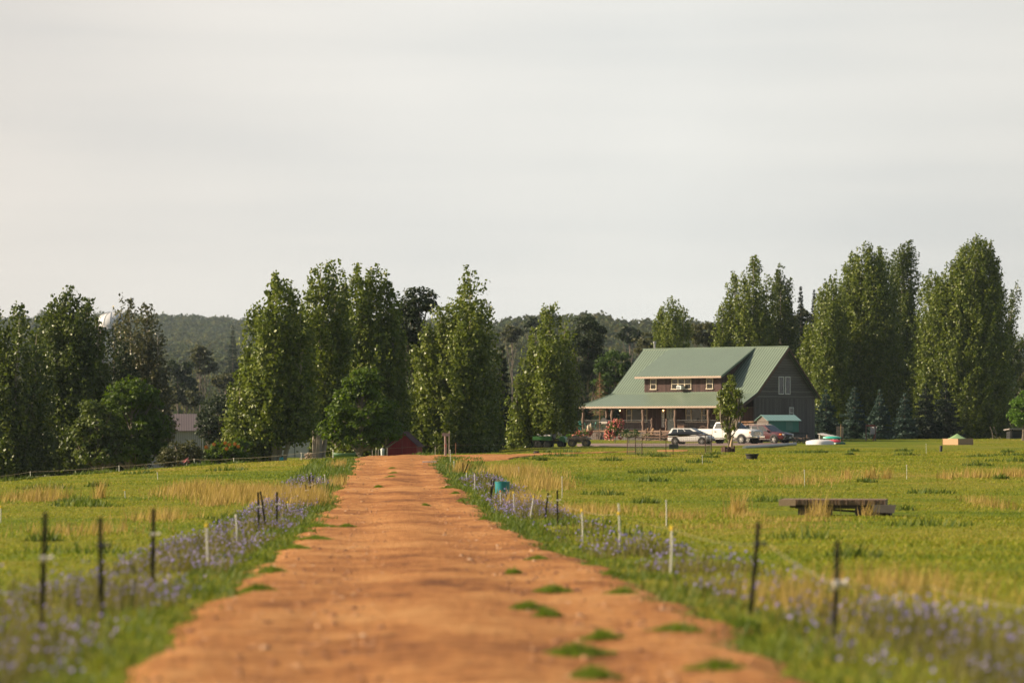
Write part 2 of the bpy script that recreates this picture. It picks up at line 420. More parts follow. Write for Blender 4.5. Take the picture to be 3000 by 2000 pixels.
# ---------------------------------------------------------------- road edges read along the drive
RE = {'l':[(1338,1080),(1345,1035),(1360,1040),(1374,1037),(1400,1018),(1416,1004),(1450,975),(1480,968),(1500,950),(1530,934),(1567,890),(1600,835),(1640,800),(1690,735),(1724,692),(1762,645),(1804,585),(1850,510),(1897,475),(1949,436),(2000,390),(2060,335),(2200,200)],
      'r':[(1338,1300),(1345,1290),(1365,1277),(1390,1300),(1420,1318),(1443,1357),(1470,1378),(1496,1405),(1523,1433),(1550,1500),(1590,1558),(1621,1636),(1644,1690),(1670,1770),(1735,1900),(1772,1956),(1824,2090),(1875,2180),(1955,2265),(2000,2350),(2060,2440),(2200,2650)]}
EDGE = {}
for k_, pts in RE.items():
    q = sorted([(hit(px,py).y, hit(px,py).x) for py,px in pts]); EDGE[k_] = (np.array([a for a,b in q]), np.array([b for a,b in q]))
def edge(k_, y): return np.interp(y, *EDGE[k_])
YEND = float(EDGE['l'][0][-1])
def in_road(x, y, m=0.0):
    e = vnoise(x,y,1.7,31)*.22+vnoise(x,y,.35,32)*.07
    return (x > edge('l',y)+m+e) & (x < edge('r',y)-m+e) & (y < YEND+.8)
# branch of bare dirt leaving to the right at the crest, and the gravel strip before the house
def path_band(pts):
    """pts: (px, py top, py foot) -> strip outline in the world"""
    q = [(hit(px,a), hit(px,b)) for px,a,b in pts]; return q
BR = path_band([(1300,1336,1346),(1340,1334,1347),(1385,1332,1353),(1420,1331,1352),(1450,1331,1350),(1490,1332,1347),(1520,1330.5,1340),(1570,1329.5,1335),(1640,1328,1331),(1740,1325.5,1328),(1860,1322,1324.5)])
BR2 = path_band([(1925,1319.6,1321.6),(1960,1319,1322.5),(1990,1318.6,1322.5),(2015,1319,1321)])
GV = path_band([(1690,1300.2,1306),(1760,1299.6,1307),(1850,1299,1308),(1950,1298.5,1307.5),(2040,1298,1306),(2200,1297,1304),(2330,1296.5,1302)])
def in_band(band, x, y, m=0.0):
    x = np.asarray(x); y = np.asarray(y); r = np.zeros(x.shape,bool)
    for (a,b),(c,d) in zip(band[:-1],band[1:]):
        P = [a,c,d,b]; s = np.ones(x.shape,bool)
        for i in range(4):
            p,q = P[i],P[(i+1)%4]; s &= ((q.x-p.x)*(y-p.y)-(q.y-p.y)*(x-p.x)) <= m
        r |= s
    return r
def bare(x, y): return in_road(x,y) | in_band(BR,x,y) | in_band(BR2,x,y) | in_band(GV,x,y)
# ---------------------------------------------------------------- ground
def meadow_color(nt):
    o = coord(nt)
    big = noise(nt, o, .045, 3); mid = noise(nt, o, .22, 4); fin = noise(nt, o, 1.6, 4)
    t = mathn(nt,'ADD', mathn(nt,'MULTIPLY',big,.55), mathn(nt,'ADD', mathn(nt,'MULTIPLY',mid,.35), mathn(nt,'MULTIPLY',fin,.22)))
    return t
m, nt, b = new_mat('meadow_ground')
t = meadow_color(nt)
nt.links.new(ramp(nt, t, [(.34,(.045,.085,.005)),(.48,(.11,.15,.008)),(.60,(.19,.19,.014)),(.74,(.25,.19,.045))]), b.inputs['Base Color'])
b.inputs['Roughness'].default_value = .95; b.inputs['Specular IOR Level'].default_value = .1
bump(nt, b, noise(nt, coord(nt), 7, 5), .8, .12)
M['meadow'] = m
yy = np.concatenate([np.arange(-30,12,3.), np.arange(12,60,.6), np.arange(60,180,1.2), np.arange(180,380,2.5), np.arange(380,520,10)])
cc = np.linspace(-1,1,181); cc = np.sign(cc)*np.abs(cc)**1.25
gx = cc[None,:]*(42+.5*np.abs(yy))[:,None]; gy = np.repeat(yy[:,None],181,1); gz = ground(gx,gy)
V = np.stack([gx,gy,gz],-1).reshape(-1,3); n_ = 181
ii = (np.arange(len(yy)-1)[:,None]*n_+np.arange(n_-1)[None,:]).ravel()
FQ = np.stack([ii,ii+1,ii+1+n_,ii+n_],1)
tag(np_mesh('ground', V, FQ, M['meadow'], smooth=True), kind='structure')
# dirt
m, nt, b = new_mat('red_dirt')
o = coord(nt); os_ = coord(nt,(.8,.45,1))
a1 = noise(nt, os_, .55, 5, .65); a2 = noise(nt, o, 2.2, 6, .7); a3 = noise(nt, o, 9, 6, .7)
tt = mathn(nt,'ADD', mathn(nt,'MULTIPLY',a1,.42), mathn(nt,'ADD', mathn(nt,'MULTIPLY',a2,.34), mathn(nt,'MULTIPLY',a3,.24)))
nt.links.new(ramp(nt, tt, [(.40,(.17,.072,.034)),(.46,(.37,.152,.052)),(.52,(.52,.235,.080)),(.60,(.62,.33,.13))]), b.inputs['Base Color'])
b.inputs['Roughness'].default_value = .95; b.inputs['Specular IOR Level'].default_value = .12
bump(nt, b, mathn(nt,'ADD', mathn(nt,'MULTIPLY',a2,.6), mathn(nt,'MULTIPLY',a3,.7)), 1.0, .13)
M['dirt'] = m
m, nt, b = new_mat('pale_gravel')
o = coord(nt); a2 = noise(nt, o, 3, 5, .7)
nt.links.new(ramp(nt, a2, [(.3,(.17,.11,.09)),(.7,(.30,.20,.165))]), b.inputs['Base Color']); b.inputs['Roughness'].default_value = .95
M['gravel'] = m
ry = np.concatenate([np.arange(10,60,.16), np.arange(60,YEND+1.2,.32)]); nc = 56
s = np.linspace(-.03,1.03,nc)
L_ = edge('l',ry)+vnoise(ry,ry*0,1.3,5)*.2+vnoise(ry,ry*0,.5,6)*.07; R_ = edge('r',ry)+vnoise(ry,ry*0+9,1.3,7)*.2+vnoise(ry,ry*0+9,.5,8)*.07
rx = L_[:,None]+(R_-L_)[:,None]*s[None,:]; ryy = np.repeat(ry[:,None],nc,1)
e_ = np.clip(np.minimum(s,1-s)/.05,-.7,1)[None,:]
rut = -.03*np.exp(-((s-.27)/.09)**2)-.03*np.exp(-((s-.73)/.09)**2)+.03*np.exp(-((s-.5)/.12)**2)
def dirt_h(x,y): return vnoise(x,y*.22,.9,11)*.006+vnoise(x,y*.5,.4,12)*.007+vnoise(x,y,.2,13)*.010
rz = ground(rx,ryy)+.055*e_+(dirt_h(rx,ryy)+rut[None,:])*np.clip(e_,0,1)*.8
ii = (np.arange(len(ry)-1)[:,None]*nc+np.arange(nc-1)[None,:]).ravel()
tag(np_mesh('dirt_road', np.stack([rx,ryy,rz],-1).reshape(-1,3), np.stack([ii,ii+1,ii+1+nc,ii+nc],1), M['dirt'], smooth=True), kind='structure')
def band_mesh(name, bands, mat, lift):
    VV=[];FF=[]
    for band in bands:
        k=14; rows=[]
        for (a,b_),(c,d) in zip(band[:-1],band[1:]):
            for q in range(8):
                u=q/8; rows.append((a.lerp(c,u), b_.lerp(d,u)))
        rows.append(band[-1]); base=len(VV)
        for p,q in rows:
            for j in range(k):
                v=j/(k-1); z_=p.lerp(q,v); e=vnoise(z_.x,z_.y,1.1,41)*.5*(1 if j in (0,k-1) else 0)
                VV.append((z_.x,z_.y+e,float(ground(z_.x,z_.y+e))+lift*(1 if 0<j<k-1 else -.6)))
        for i in range(len(rows)-1):
            for j in range(k-1): FF.append((base+i*k+j,base+i*k+j+1,base+(i+1)*k+j+1,base+(i+1)*k+j))
    return tag(np_mesh(name, np.array(VV), np.array(FF), mat, smooth=True), kind='structure')
band_mesh('dirt_path', [BR,BR2], M['dirt'], .045)
band_mesh('gravel_drive', [GV], M['gravel'], .05)
# loose stones on the drive
def stones(name, n, smin, smax, mat, seed):
    r = np.random.default_rng(seed)
    y = 14+(YEND-14)*r.uniform(0,1,n)**1.7; u = r.uniform(.02,.98,n); x = edge('l',y)+(edge('r',y)-edge('l',y))*u
    sz = smin+(smax-smin)*r.uniform(0,1,n)**4
    oc = np.array([(1,0,0),(.7,.7,0),(0,1,0),(-.7,.7,0),(-1,0,0),(-.7,-.7,0),(0,-1,0),(.7,-.7,0),(.5,.2,.7),(-.3,.5,.75),(-.3,-.5,.65),(0,0,-.5)])
    fc = np.array([(0,1,8),(1,2,8),(2,9,8),(2,3,9),(3,4,9),(4,10,9),(4,5,10),(5,6,10),(6,7,10),(7,8,10),(7,0,8),(8,9,10)])
    Vv = oc[None]*(1+r.normal(size=(n,12,3))*.16)*(sz[:,None]*r.uniform(.7,1.3,(n,3)))[:,None,:]
    a = r.uniform(0,6.28,n); ca,sa=np.cos(a)[:,None],np.sin(a)[:,None]
    x_ = Vv[:,:,0]*ca-Vv[:,:,1]*sa; y_ = Vv[:,:,0]*sa+Vv[:,:,1]*ca
    Vv[:,:,0]=x_+x[:,None]; Vv[:,:,1]=y_+y[:,None]; Vv[:,:,2]=Vv[:,:,2]*.75+(ground(x,y)+.05+dirt_h(x,y)*.8)[:,None]
    Ff = (fc[None]+np.arange(n)[:,None,None]*12).reshape(-1,3)
    return tag(np_mesh(name, Vv.reshape(-1,3), Ff, mat), 'loose stones and clods scattered over the dirt drive', 'stones', kind='stuff')
m, nt, b = new_mat('clod')
ri = N(nt,'ShaderNodeNewGeometry').outputs['Random Per Island']
nt.links.new(ramp(nt, ri, [(0,(.17,.07,.035)),(.55,(.38,.175,.075)),(.9,(.50,.26,.12)),(1,(.56,.38,.24))]), b.inputs['Base Color']); b.inputs['Roughness'].default_value=.95
M['clod'] = m
stones('pebbles', 10000, .005, .036, M['clod'], 3)
# ---------------------------------------------------------------- grass, weeds
def blades(x, y, h, w, lean, seed, zoff=-.02):
    r = np.random.default_rng(seed); n = len(x); a = r.uniform(0,2*np.pi,n); z = ground(x,y)+zoff
    ca,sa = np.cos(a),np.sin(a); la = r.uniform(0,2*np.pi,n); lx = np.cos(la)*lean*h+.10*h; ly = np.sin(la)*lean*h
    V = np.empty((n,3,3))
    V[:,0]=np.stack([x-ca*w,y-sa*w,z],1); V[:,1]=np.stack([x+ca*w,y+sa*w,z],1); V[:,2]=np.stack([x+lx,y+ly,z+h],1)
    return V.reshape(-1,3), np.arange(3*n).reshape(n,3)
def field_pts(n, y0, y1, pw, seed, mx=.17, mb=2.5):
    r = np.random.default_rng(seed); u = r.uniform(0,1,n)
    y = (y0**pw+(y1**pw-y0**pw)*u)**(1/pw); x = r.uniform(-1,1,n)*(mx*y+mb)
    return x, y, r
m, nt, b = new_mat('grass_blade')
t = meadow_color(nt); ri = N(nt,'ShaderNodeNewGeometry').outputs['Random Per Island']
t = mathn(nt,'ADD', t, mathn(nt,'MULTIPLY_ADD', ri, .20, -.10))
cg = ramp(nt, t, [(.32,(.045,.10,.004)),(.44,(.145,.215,.007)),(.57,(.29,.295,.014)),(.70,(.43,.32,.065))])
nt.links.new(cg, b.inputs['Base Color']); b.inputs['Roughness'].default_value=.6; b.inputs['Specular IOR Level'].default_value=.25
tr = N(nt,'ShaderNodeBsdfTranslucent'); nt.links.new(mixc(nt,.4,cg,(.25,.30,.03)), tr.inputs[0])
mx = N(nt,'ShaderNodeMixShader'); mx.inputs[0].default_value=.42
nt.links.new(b.outputs[0],mx.inputs[1]); nt.links.new(tr.outputs[0],mx.inputs[2]); nt.links.new(mx.outputs[0], nt.nodes['Material Output'].inputs[0])
M['grass'] = m
M['straw'] = leaf_mat('straw',(.22,.14,.04),(.37,.24,.075),(.54,.38,.14), .7, .3, big=.4, spec=.2)
M['weed'] = leaf_mat('weed_stem',(.055,.065,.018),(.12,.115,.035),(.23,.18,.07), .7, .3, big=.7, spec=.2)
M['weed_green'] = leaf_mat('weed_leaf',(.045,.085,.010),(.09,.135,.017),(.15,.18,.03), .6, .35, big=.5, spec=.25)
M['tuft'] = leaf_mat('tuft_grass',(.07,.12,.010),(.13,.19,.016),(.19,.24,.03), .6, .45, big=2, spec=.25)
M['chicory'] = leaf_mat('chicory_petal',(.17,.135,.42),(.26,.21,.56),(.40,.33,.68), .7, .35, big=1, spec=.1)
NG = 430000
x, y, r = field_pts(NG, 15, 400, .95, 21)
keep = ~bare(x,y); x, y = x[keep], y[keep]
cl = .5+.5*vnoise(x,y,2.2,51); cl2 = .5+.5*vnoise(x,y,7,52)
h = (.034+.06*cl*cl2+.024*r.uniform(0,1,len(x)))*np.where(y>200,.8,1.0)
lawn = sstep(225,250,y)*(x<40)*(x>2); h *= 1-.55*lawn
_pc=hit(2440,1504); h *= 1-.7*((np.abs(x-_pc.x)<1.9)&(y>_pc.y-3.2)&(y<_pc.y+2.2))
wd = .008+.00022*y
V, Fc = blades(x,y,h,wd,.85,22)
tag(np_mesh('grass', V, Fc, M['grass']), 'sunlit meadow grass covering both fields', 'grass', kind='stuff')
# darker lush clumps and weeds along the field edge
def scatter_clumps(cx, cy, cr, per, seed):
    r = np.random.default_rng(seed); k = len(cx)
    a = r.uniform(0,6.28,(k,per)); q = np.sqrt(r.uniform(0,1,(k,per)))*np.asarray(cr)[:,None]
    return (np.asarray(cx)[:,None]+np.cos(a)*q).ravel(), (np.asarray(cy)[:,None]+np.sin(a)*q).ravel(), q.ravel()/np.repeat(np.asarray(cr),per), r
x, y, r = field_pts(120, 30, 220, 1.3, 61)
k_ = ~(in_road(x,y,-.8)|in_band(BR,x,y)); x,y = x[k_],y[k_]
bx, by, q, r = scatter_clumps(x, y, r.uniform(.25,1.1,len(x)), 110, 62)
k_ = ~bare(bx,by); bx,by,q=bx[k_],by[k_],q[k_]
V, Fc = blades(bx,by,(.34-.2*q)*r.uniform(.5,1.1,len(bx)),.007+.00022*by,.5,63)
tag(np_mesh('grass', V, Fc, M['weed_green']), 'darker lush clumps standing in the meadow', 'grass clumps', kind='stuff')
# straw-coloured dry grass: band left of the drive, around the hay platform and in tufts
def straw(regs, seed, name, label, hh=.5, mat='straw'):
    """regs: (px, py, half width px, half depth m, count, height)"""
    XX=[];YY=[];HH=[]; r = np.random.default_rng(seed)
    for px,py,hw,dp,n,h_ in regs:
        c = hit(px,py); x = c.x+r.normal(size=n)*hw/F*c.y*.5; y = c.y+r.normal(size=n)*dp*.5
        XX.append(x);YY.append(y);HH.append(h_*r.uniform(.4,1.1,n))
    x=np.concatenate(XX);y=np.concatenate(YY);h=np.concatenate(HH); k=~bare(x,y); x,y,h=x[k],y[k],h[k]
    V,Fc=blades(x,y,h,.004+.00009*y,.28,seed+1)
    return tag(np_mesh(name,V,Fc,M[mat]),label,'dry grass',kind='stuff')
straw([(720,1452,170,5,2400,.44),(560,1440,90,6,900,.4),(830,1470,90,5,1500,.46),(880,1480,60,6,1500,.55),(130,1465,60,3,420,.5),(292,1460,12,1.0,130,.65),(50,1462,50,4,250,.35),(640,1475,60,4,500,.4),(470,1520,90,4,350,.35),(250,1560,160,4,380,.3),(1000,1420,40,4,350,.4),
  (1520,1392,110,5,1000,.36),(1590,1425,80,6,900,.45),(1530,1480,50,4,700,.5),(1700,1500,160,4,800,.28),(1990,1515,90,3,350,.22),(2330,1415,80,3,220,.4),(2200,1545,260,2,500,.15),(2620,1720,200,4,550,.3),(2330,1770,130,3,350,.35),(2900,1480,60,4,250,.3)],71,'dry_grass','straw coloured dry grass standing in bands beside the drive')
# chicory and weeds along both verges
def verge(n, side, y0, y1, off0, off1, seed, pw=.8):
    r = np.random.default_rng(seed); u = r.uniform(0,1,n); y = (y0**pw+(y1**pw-y0**pw)*u)**(1/pw)
    d = off0+(off1-off0)*r.uniform(0,1,n)**1.1
    x = edge('l',y)-d if side<0 else edge('r',y)+d
    return x,y,d,r
WV=[];FVs=[];GV_=[]
def stems(x,y,h,seed,w0=.005,w1=.00010,lean=.32): return blades(x,y,h,w0+w1*y,lean,seed)
acc = lambda L: (np.concatenate([v for v,f in L]), np.concatenate([f+sum(len(q[0]) for q in L[:i]) for i,(v,f) in enumerate(L)]))
green=[];brown=[];flow=[]
for side, sd in ((-1,80),(1,90)):
    x,y,d,r = verge(15000, side, 15, 165, -.35, .8 if side<0 else .65, sd)
    k=(~in_road(x,y,.12))|(vnoise(x,y,1.1,57)>.35); x,y=x[k],y[k]; green.append(blades(x,y,.04+.11*r.uniform(0,1,len(x))*np.clip(vnoise(x,y,1.6,58)+.7,.2,1.3),.007+.0002*y,.5,sd+1))
    x,y,d,r = verge(5000, side, 70, 160, .2, 2.0, sd+6); green.append(blades(x,y,(.07+(.26 if side<0 else .16)*r.uniform(0,1,len(x)))*(.4+.6*np.clip(vnoise(x,y,3,77)+.5,0,1)),.006+.0002*y,.45,sd+7))
    wide = (.35,1.9) if side<0 else (.4,1.9)
    x,y,d,r = verge(17000, side, 15, 120, wide[0], wide[1], sd+2)
    pat = .5+.5*vnoise(x,y,3.0,sd+40); k = r.uniform(0,1,len(x)) < np.clip(2.3*pat-.65,.05,1)*np.where(y<30,.5,.9); x,y,d=x[k],y[k],d[k]
    hump = np.clip(1-np.abs((d-wide[0])/(wide[1]-wide[0])-.5)*1.1,.3,1)
    h = (.16+.27*r.uniform(0,1,len(x)))*hump; brown.append(stems(x,y,h,sd+3))
    # flowers sit on the upper parts of the stems
    nf = int(len(x)*.42); i = r.integers(0,len(x),nf)
    fx=x[i]+r.normal(size=nf)*.07; fy=y[i]+r.normal(size=nf)*.07; fz=ground(fx,fy)+h[i]*r.uniform(.55,1.02,nf)
    flow.append((fx,fy,fz,r))
# the flowering bank low on the right, nearest the camera
r=np.random.default_rng(131)
n=1000; y=r.uniform(18,29,n); x=edge('r',y)+.9+r.uniform(0,1,n)**.9*(X(3100,y)-edge('r',y)-.9); k=x>edge('r',y)+.6; x,y=x[k],y[k]
h=(.10+.24*r.uniform(0,1,len(x)))*np.clip((30.5-y)/6,.35,1); brown.append(stems(x,y,h,132)); nf=190; i=r.integers(0,len(x),nf)
flow.append((x[i],y[i],ground(x[i],y[i])+h[i]*r.uniform(.6,1.05,nf),r))
n=900; y=r.uniform(18,34,n); x=edge('l',y)-.6-r.uniform(0,1,n)*(edge('l',y)-.6-X(-100,y)); h=.10+.24*r.uniform(0,1,n); brown.append(stems(x,y,h,133)); nf=140; i=r.integers(0,n,nf)
flow.append((x[i],y[i],ground(x[i],y[i])+h[i]*r.uniform(.6,1.05,nf),r))
V,Fc=acc(green); tag(np_mesh('verge_grass',V,Fc,M['weed_green']),'rank green weeds and grass lining the dirt drive','weeds',kind='stuff')
V,Fc=acc(brown); tag(np_mesh('weed_stems',V,Fc,M['weed']),'wiry chicory stems along both verges of the drive','weeds',kind='stuff')
fx=np.concatenate([f[0] for f in flow]);fy=np.concatenate([f[1] for f in flow]);fz=np.concatenate([f[2] for f in flow])
P=np.stack([fx,fy,fz],1); n=len(P); Nn=unit(rng.normal(size=(n,3))*.6+np.array((-.3,-.5,.6)))
T=unit(np.cross(Nn,np.array((0.3,.1,1)))); B=np.cross(Nn,T); rad=(.0105+.00008*fy)*rng.uniform(.75,1.25,n)
ang=np.arange(6)*np.pi/3; V=P[:,None,:]+(T[:,None,:]*np.cos(ang)[None,:,None]+B[:,None,:]*np.sin(ang)[None,:,None])*rad[:,None,None]
tag(np_mesh('chicory_flowers',V.reshape(-1,3),np.arange(6*n).reshape(n,6),M['chicory']),'violet blue chicory flowers along both verges of the drive','wildflowers',kind='stuff')
# ---------------------------------------------------------------- hills and woodland
_pr = [-900,0,60,450,600,740,1000,1300,1440,1500,1600,1700,1800,1900,2000,2150,2400,2700,2950,3000,3900]
_crest = np.array([934,928,930,930,928,930,935,935,944,938,928,922,934,950,958,955,955,985,990,985,980])
_dist = np.array([2900,2900,2900,2900,2900,2900,2800,2300,1900,1800,1750,1750,1750,1800,1850,1900,2000,2500,2600,2600,2600])
def hill(x, y):
    px = 1500+F*x/np.maximum(y,1); c = np.interp(px,_pr,_crest); D = np.interp(px,_pr,_dist)
    zc = ZC+(HOR-c-30)/F*D; t = np.clip((y-440)/(D-440),0,1.25)
    zz = -5+(zc+5)*np.where(t<1,t**1.45,1-(t-1)*1.2)+vnoise(x,y,160,71)*5*np.clip(t*4,0,1)+vnoise(x,y,60,72)*2*np.clip(t*4,0,1)
    return zz
m, nt, b = new_mat('hillside'); b.inputs['Roughness'].default_value=1; b.inputs['Specular IOR Level'].default_value=.05
nt.links.new(mixc(nt, noise(nt,coord(nt),.02,3), (.02,.035,.012),(.05,.065,.022)), b.inputs['Base Color']); M['hill']=m
yy=np.linspace(440,3500,90); uu=np.linspace(-.30,.30,140); hx=uu[None,:]*yy[:,None]; hy=np.repeat(yy[:,None],140,1); hz=hill(hx,hy)-1.0
ii=(np.arange(89)[:,None]*140+np.arange(139)[None,:]).ravel()
tag(np_mesh('hills',np.stack([hx,hy,hz],-1).reshape(-1,3),np.stack([ii,ii+1,ii+141,ii+140],1),M['hill'],smooth=True),kind='structure')
r=np.random.default_rng(5); ct=[]; 
yk=470.0
while yk<2950:
    step=3.9+yk*.0021; us=np.arange(-.205,.205,step*1.05/yk)
    x_=us*yk+r.normal(size=len(us))*step*.35; y_=yk+r.normal(size=len(us))*step*.4
    px=1500+F*x_/y_; D=np.interp(px,_pr,_dist); k=y_<D*1.015; ct.append(np.stack([x_[k],y_[k]],1)); yk+=step*(1.0+yk/1500)
ct=np.concatenate(ct); nT=len(ct); sc=(3.1+.0013*ct[:,1])*r.uniform(.8,1.2,nT)
zz=hill(ct[:,0],ct[:,1])
proto=[]
for k in range(5):
    p,q=round_pts((0,0,1.0),(1,1,1.05),230,23,shell=.8)
    V,Fc=leaves(p,q,r.uniform(.11,.21,len(p)),.8); proto.append((V,Fc))
VV=[];FF=[];off=0
for k in range(5):
    idx=np.where(r.integers(0,5,nT)==k)[0] if False else np.arange(k,nT,5)
    V,Fc=proto[k]; a=r.uniform(0,6.28,len(idx)); ca,sa=np.cos(a)[:,None],np.sin(a)[:,None]; s_=sc[idx][:,None]; st_=r.uniform(.75,1.1,len(idx))[:,None]
    X_=(V[None,:,0]*ca-V[None,:,1]*sa)*s_+ct[idx,0][:,None]; Y_=(V[None,:,0]*sa+V[None,:,1]*ca)*s_+ct[idx,1][:,None]; Z_=V[None,:,2]*s_*st_+zz[idx][:,None]-1.0-.55*s_
    VV.append(np.stack([X_,Y_,Z_],-1).reshape(-1,3)); FF.append((Fc[None]+(np.arange(len(idx))*len(V))[:,None,None]).reshape(-1,4)+off); off+=len(VV[-1])
tag(np_mesh('woodland',np.concatenate(VV),np.concatenate(FF),M['forest']),'hazy hardwood forest covering the far hills','forest',kind='stuff')
print('woodland trees',nT)

# ---------------------------------------------------------------- air
hb=MB().span((-1500,-40,-14),(1500,3700,135)); 
hm=bpy.data.materials.new('haze_air'); hm.use_nodes=True; nt=hm.node_tree; nt.nodes.remove(nt.nodes['Principled BSDF'])
pv=N(nt,'ShaderNodeVolumePrincipled'); pv.inputs['Color'].default_value=(.66,.80,.88,1); pv.inputs['Density'].default_value=.00007; pv.inputs['Anisotropy'].default_value=.2
nt.links.new(pv.outputs[0], nt.nodes['Material Output'].inputs['Volume'])
tag(hb.build('haze',hm),kind='stuff')
# ---------------------------------------------------------------- trees
G1='tall poplars round the farm'
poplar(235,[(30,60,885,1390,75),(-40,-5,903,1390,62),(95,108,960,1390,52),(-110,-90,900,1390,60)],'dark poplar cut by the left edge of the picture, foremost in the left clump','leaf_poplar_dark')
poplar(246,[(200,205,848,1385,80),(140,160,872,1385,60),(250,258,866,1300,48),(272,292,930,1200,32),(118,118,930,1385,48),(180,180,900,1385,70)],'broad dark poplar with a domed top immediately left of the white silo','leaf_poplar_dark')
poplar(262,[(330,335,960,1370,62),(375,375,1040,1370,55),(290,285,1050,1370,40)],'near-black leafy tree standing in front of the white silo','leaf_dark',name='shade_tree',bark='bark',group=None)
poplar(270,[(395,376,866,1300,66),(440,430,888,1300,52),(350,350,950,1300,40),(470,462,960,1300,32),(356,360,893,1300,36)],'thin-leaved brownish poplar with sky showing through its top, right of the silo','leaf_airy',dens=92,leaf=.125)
broadleaf(229,[(385,1235,105,138),(450,1270,60,100),(330,1290,60,90),(385,1165,80,68),(395,1325,95,50),(310,1335,60,40)],'round bright-topped maple in front of the grey barn','leaf_maple',name='maple_tree',lumps=60,foot=380)
broadleaf(226,[(285,1255,72,112),(245,1300,45,75),(320,1325,55,60),(280,1345,65,34)],'smaller rounded maple at the dark foot of the left clump','leaf_poplar_dark',name='maple_tree',lumps=50,foot=303)
broadleaf(330,[(640,1225,62,88),(610,1260,40,70),(680,1270,40,70)],'black-green round tree between the grey barn and the white trailer','leaf_dark',lumps=45)
poplar(238,[(800,808,804,1290,62),(842,846,822,1285,50),(760,752,880,1320,52),(712,702,1110,1340,40),(738,742,1000,1350,58),(885,880,905,1280,46),(800,800,980,1295,90)],'twin-topped poplar leftmost of the middle group, low branches to the ground',skirt=.14)
poplar(247,[(932,940,757,1240,54),(968,986,765,1240,45),(905,905,850,1240,40)],'tallest poplar of the middle group with a bare trunk at its foot')
poplar(256,[(1050,1040,778,1335,72),(1100,1103,768,1335,66),(1008,1000,850,1335,58),(1150,1152,850,1335,48),(968,960,960,1320,48),(1080,1080,880,1335,95)],'broad poplar right behind the yellow-green maple')
broadleaf(226,[(1060,1215,105,112),(1060,1130,62,72),(985,1262,62,55),(1130,1268,62,52),(1060,1290,75,36)],'yellow-green maple in front of the middle poplars','leaf_maple',name='maple_tree',lumps=75,foot=1052)
broadleaf(269,[(1226,888,62,60),(1190,960,60,90),(1230,1050,60,120),(1215,1180,60,110)],'dark domed tree showing its round crown between the middle poplars','leaf_dark',lumps=60)
poplar(262,[(1370,1378,785,1330,74),(1298,1290,880,1330,66),(1422,1425,880,1330,40),(1258,1250,960,1325,52),(1342,1345,850,1330,60),(1350,1350,930,1335,90),(1238,1234,1120,1335,46)],'poplar rightmost of the middle group, beside the end of the drive',skirt=.16)
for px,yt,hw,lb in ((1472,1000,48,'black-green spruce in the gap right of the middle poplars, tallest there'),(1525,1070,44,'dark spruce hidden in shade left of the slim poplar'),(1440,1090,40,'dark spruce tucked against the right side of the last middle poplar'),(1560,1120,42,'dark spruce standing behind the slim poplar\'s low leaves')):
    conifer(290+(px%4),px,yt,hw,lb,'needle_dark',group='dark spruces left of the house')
poplar(280,[(1600,1612,873,1265,38),(1570,1568,960,1270,42),(1650,1655,930,1250,38),(1520,1515,1110,1325,28),(1600,1600,1000,1265,60)],'slim poplar with a thin bare tip left of the farmhouse',bark='bark')
broadleaf(283,[(1640,1178,85,105),(1600,1208,72,70),(1668,1208,34,72),(1640,1105,45,55),(1650,1245,60,40)],'brown-green bushy tree leaning over the left end of the porch','leaf_poplar_dark',lumps=70,foot=1652,leaf=.11)
broadleaf(392,[(1720,990,62,85),(1690,1060,60,110),(1745,1090,50,90)],'dark oak between the slim poplar and the farmhouse roof','leaf_dark',lumps=60)
broadleaf(366,[(1800,1075,58,62),(1835,1110,38,55),(1775,1130,40,60)],'light green walnut tree behind the left slope of the green roof','leaf_walnut',lumps=40,leaf=.15)
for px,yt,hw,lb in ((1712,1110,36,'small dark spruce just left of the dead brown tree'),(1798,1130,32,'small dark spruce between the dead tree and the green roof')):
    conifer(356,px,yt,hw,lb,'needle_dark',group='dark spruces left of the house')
g=at(1757,352); t=thing('dead_conifer','bare rust-brown dead conifer left of the farmhouse roof','tree',g); mb=MB(); h=Z(1088,352)-g.z; limb(mb,(0,0,-.2),(0,0,h),.09,.02,.05)
t0=t; mb.build('trunk',M['twig'],t); mb=MB()
for i in range(90):
    z=h*(.35+.64*i/90); a=i*2.4; l=(1-(i/90)*.9)*1.5*(.7+.5*random.random()); mb.tube([(0,0,z),(math.cos(a)*l*.6,math.sin(a)*l*.6,z+.03*l),(math.cos(a)*l,math.sin(a)*l,z-.12*l)],[.022,.016,.008],4)
    for k in (.5,.75): mb.tube([(math.cos(a)*l*k,math.sin(a)*l*k,z),(math.cos(a+.4)*l*(k+.25),math.sin(a+.4)*l*(k+.25),z-.1*l)],[.012,.006],3)
mb.build('branches',M['twig'],t)
poplar(425,[(1970,1970,872,1120,40),(1945,1938,900,1120,24),(2000,2003,885,1120,26)],'pointed poplar top rising behind the middle of the green roof')
broadleaf(470,[(2065,985,62,55),(2110,1010,45,45)],'olive tree behind the right half of the green roof','leaf_olive',lumps=45,leaf=.16)
broadleaf(474,[(1890,1015,45,50)],'olive-brown tree behind the chimney pipe','leaf_olive',lumps=35,leaf=.16)
poplar(392,[(2205,2207,748,1100,44),(2158,2153,800,1100,38),(2242,2247,802,1100,30),(2120,2117,893,1100,26),(2200,2200,900,1100,60)],'many-tipped poplar behind the right end of the roof ridge')
poplar(396,[(2285,2287,776,1100,32),(2303,2308,806,1100,24)],'narrow dark poplar standing apart just right of the many-tipped one','leaf_poplar_dark')
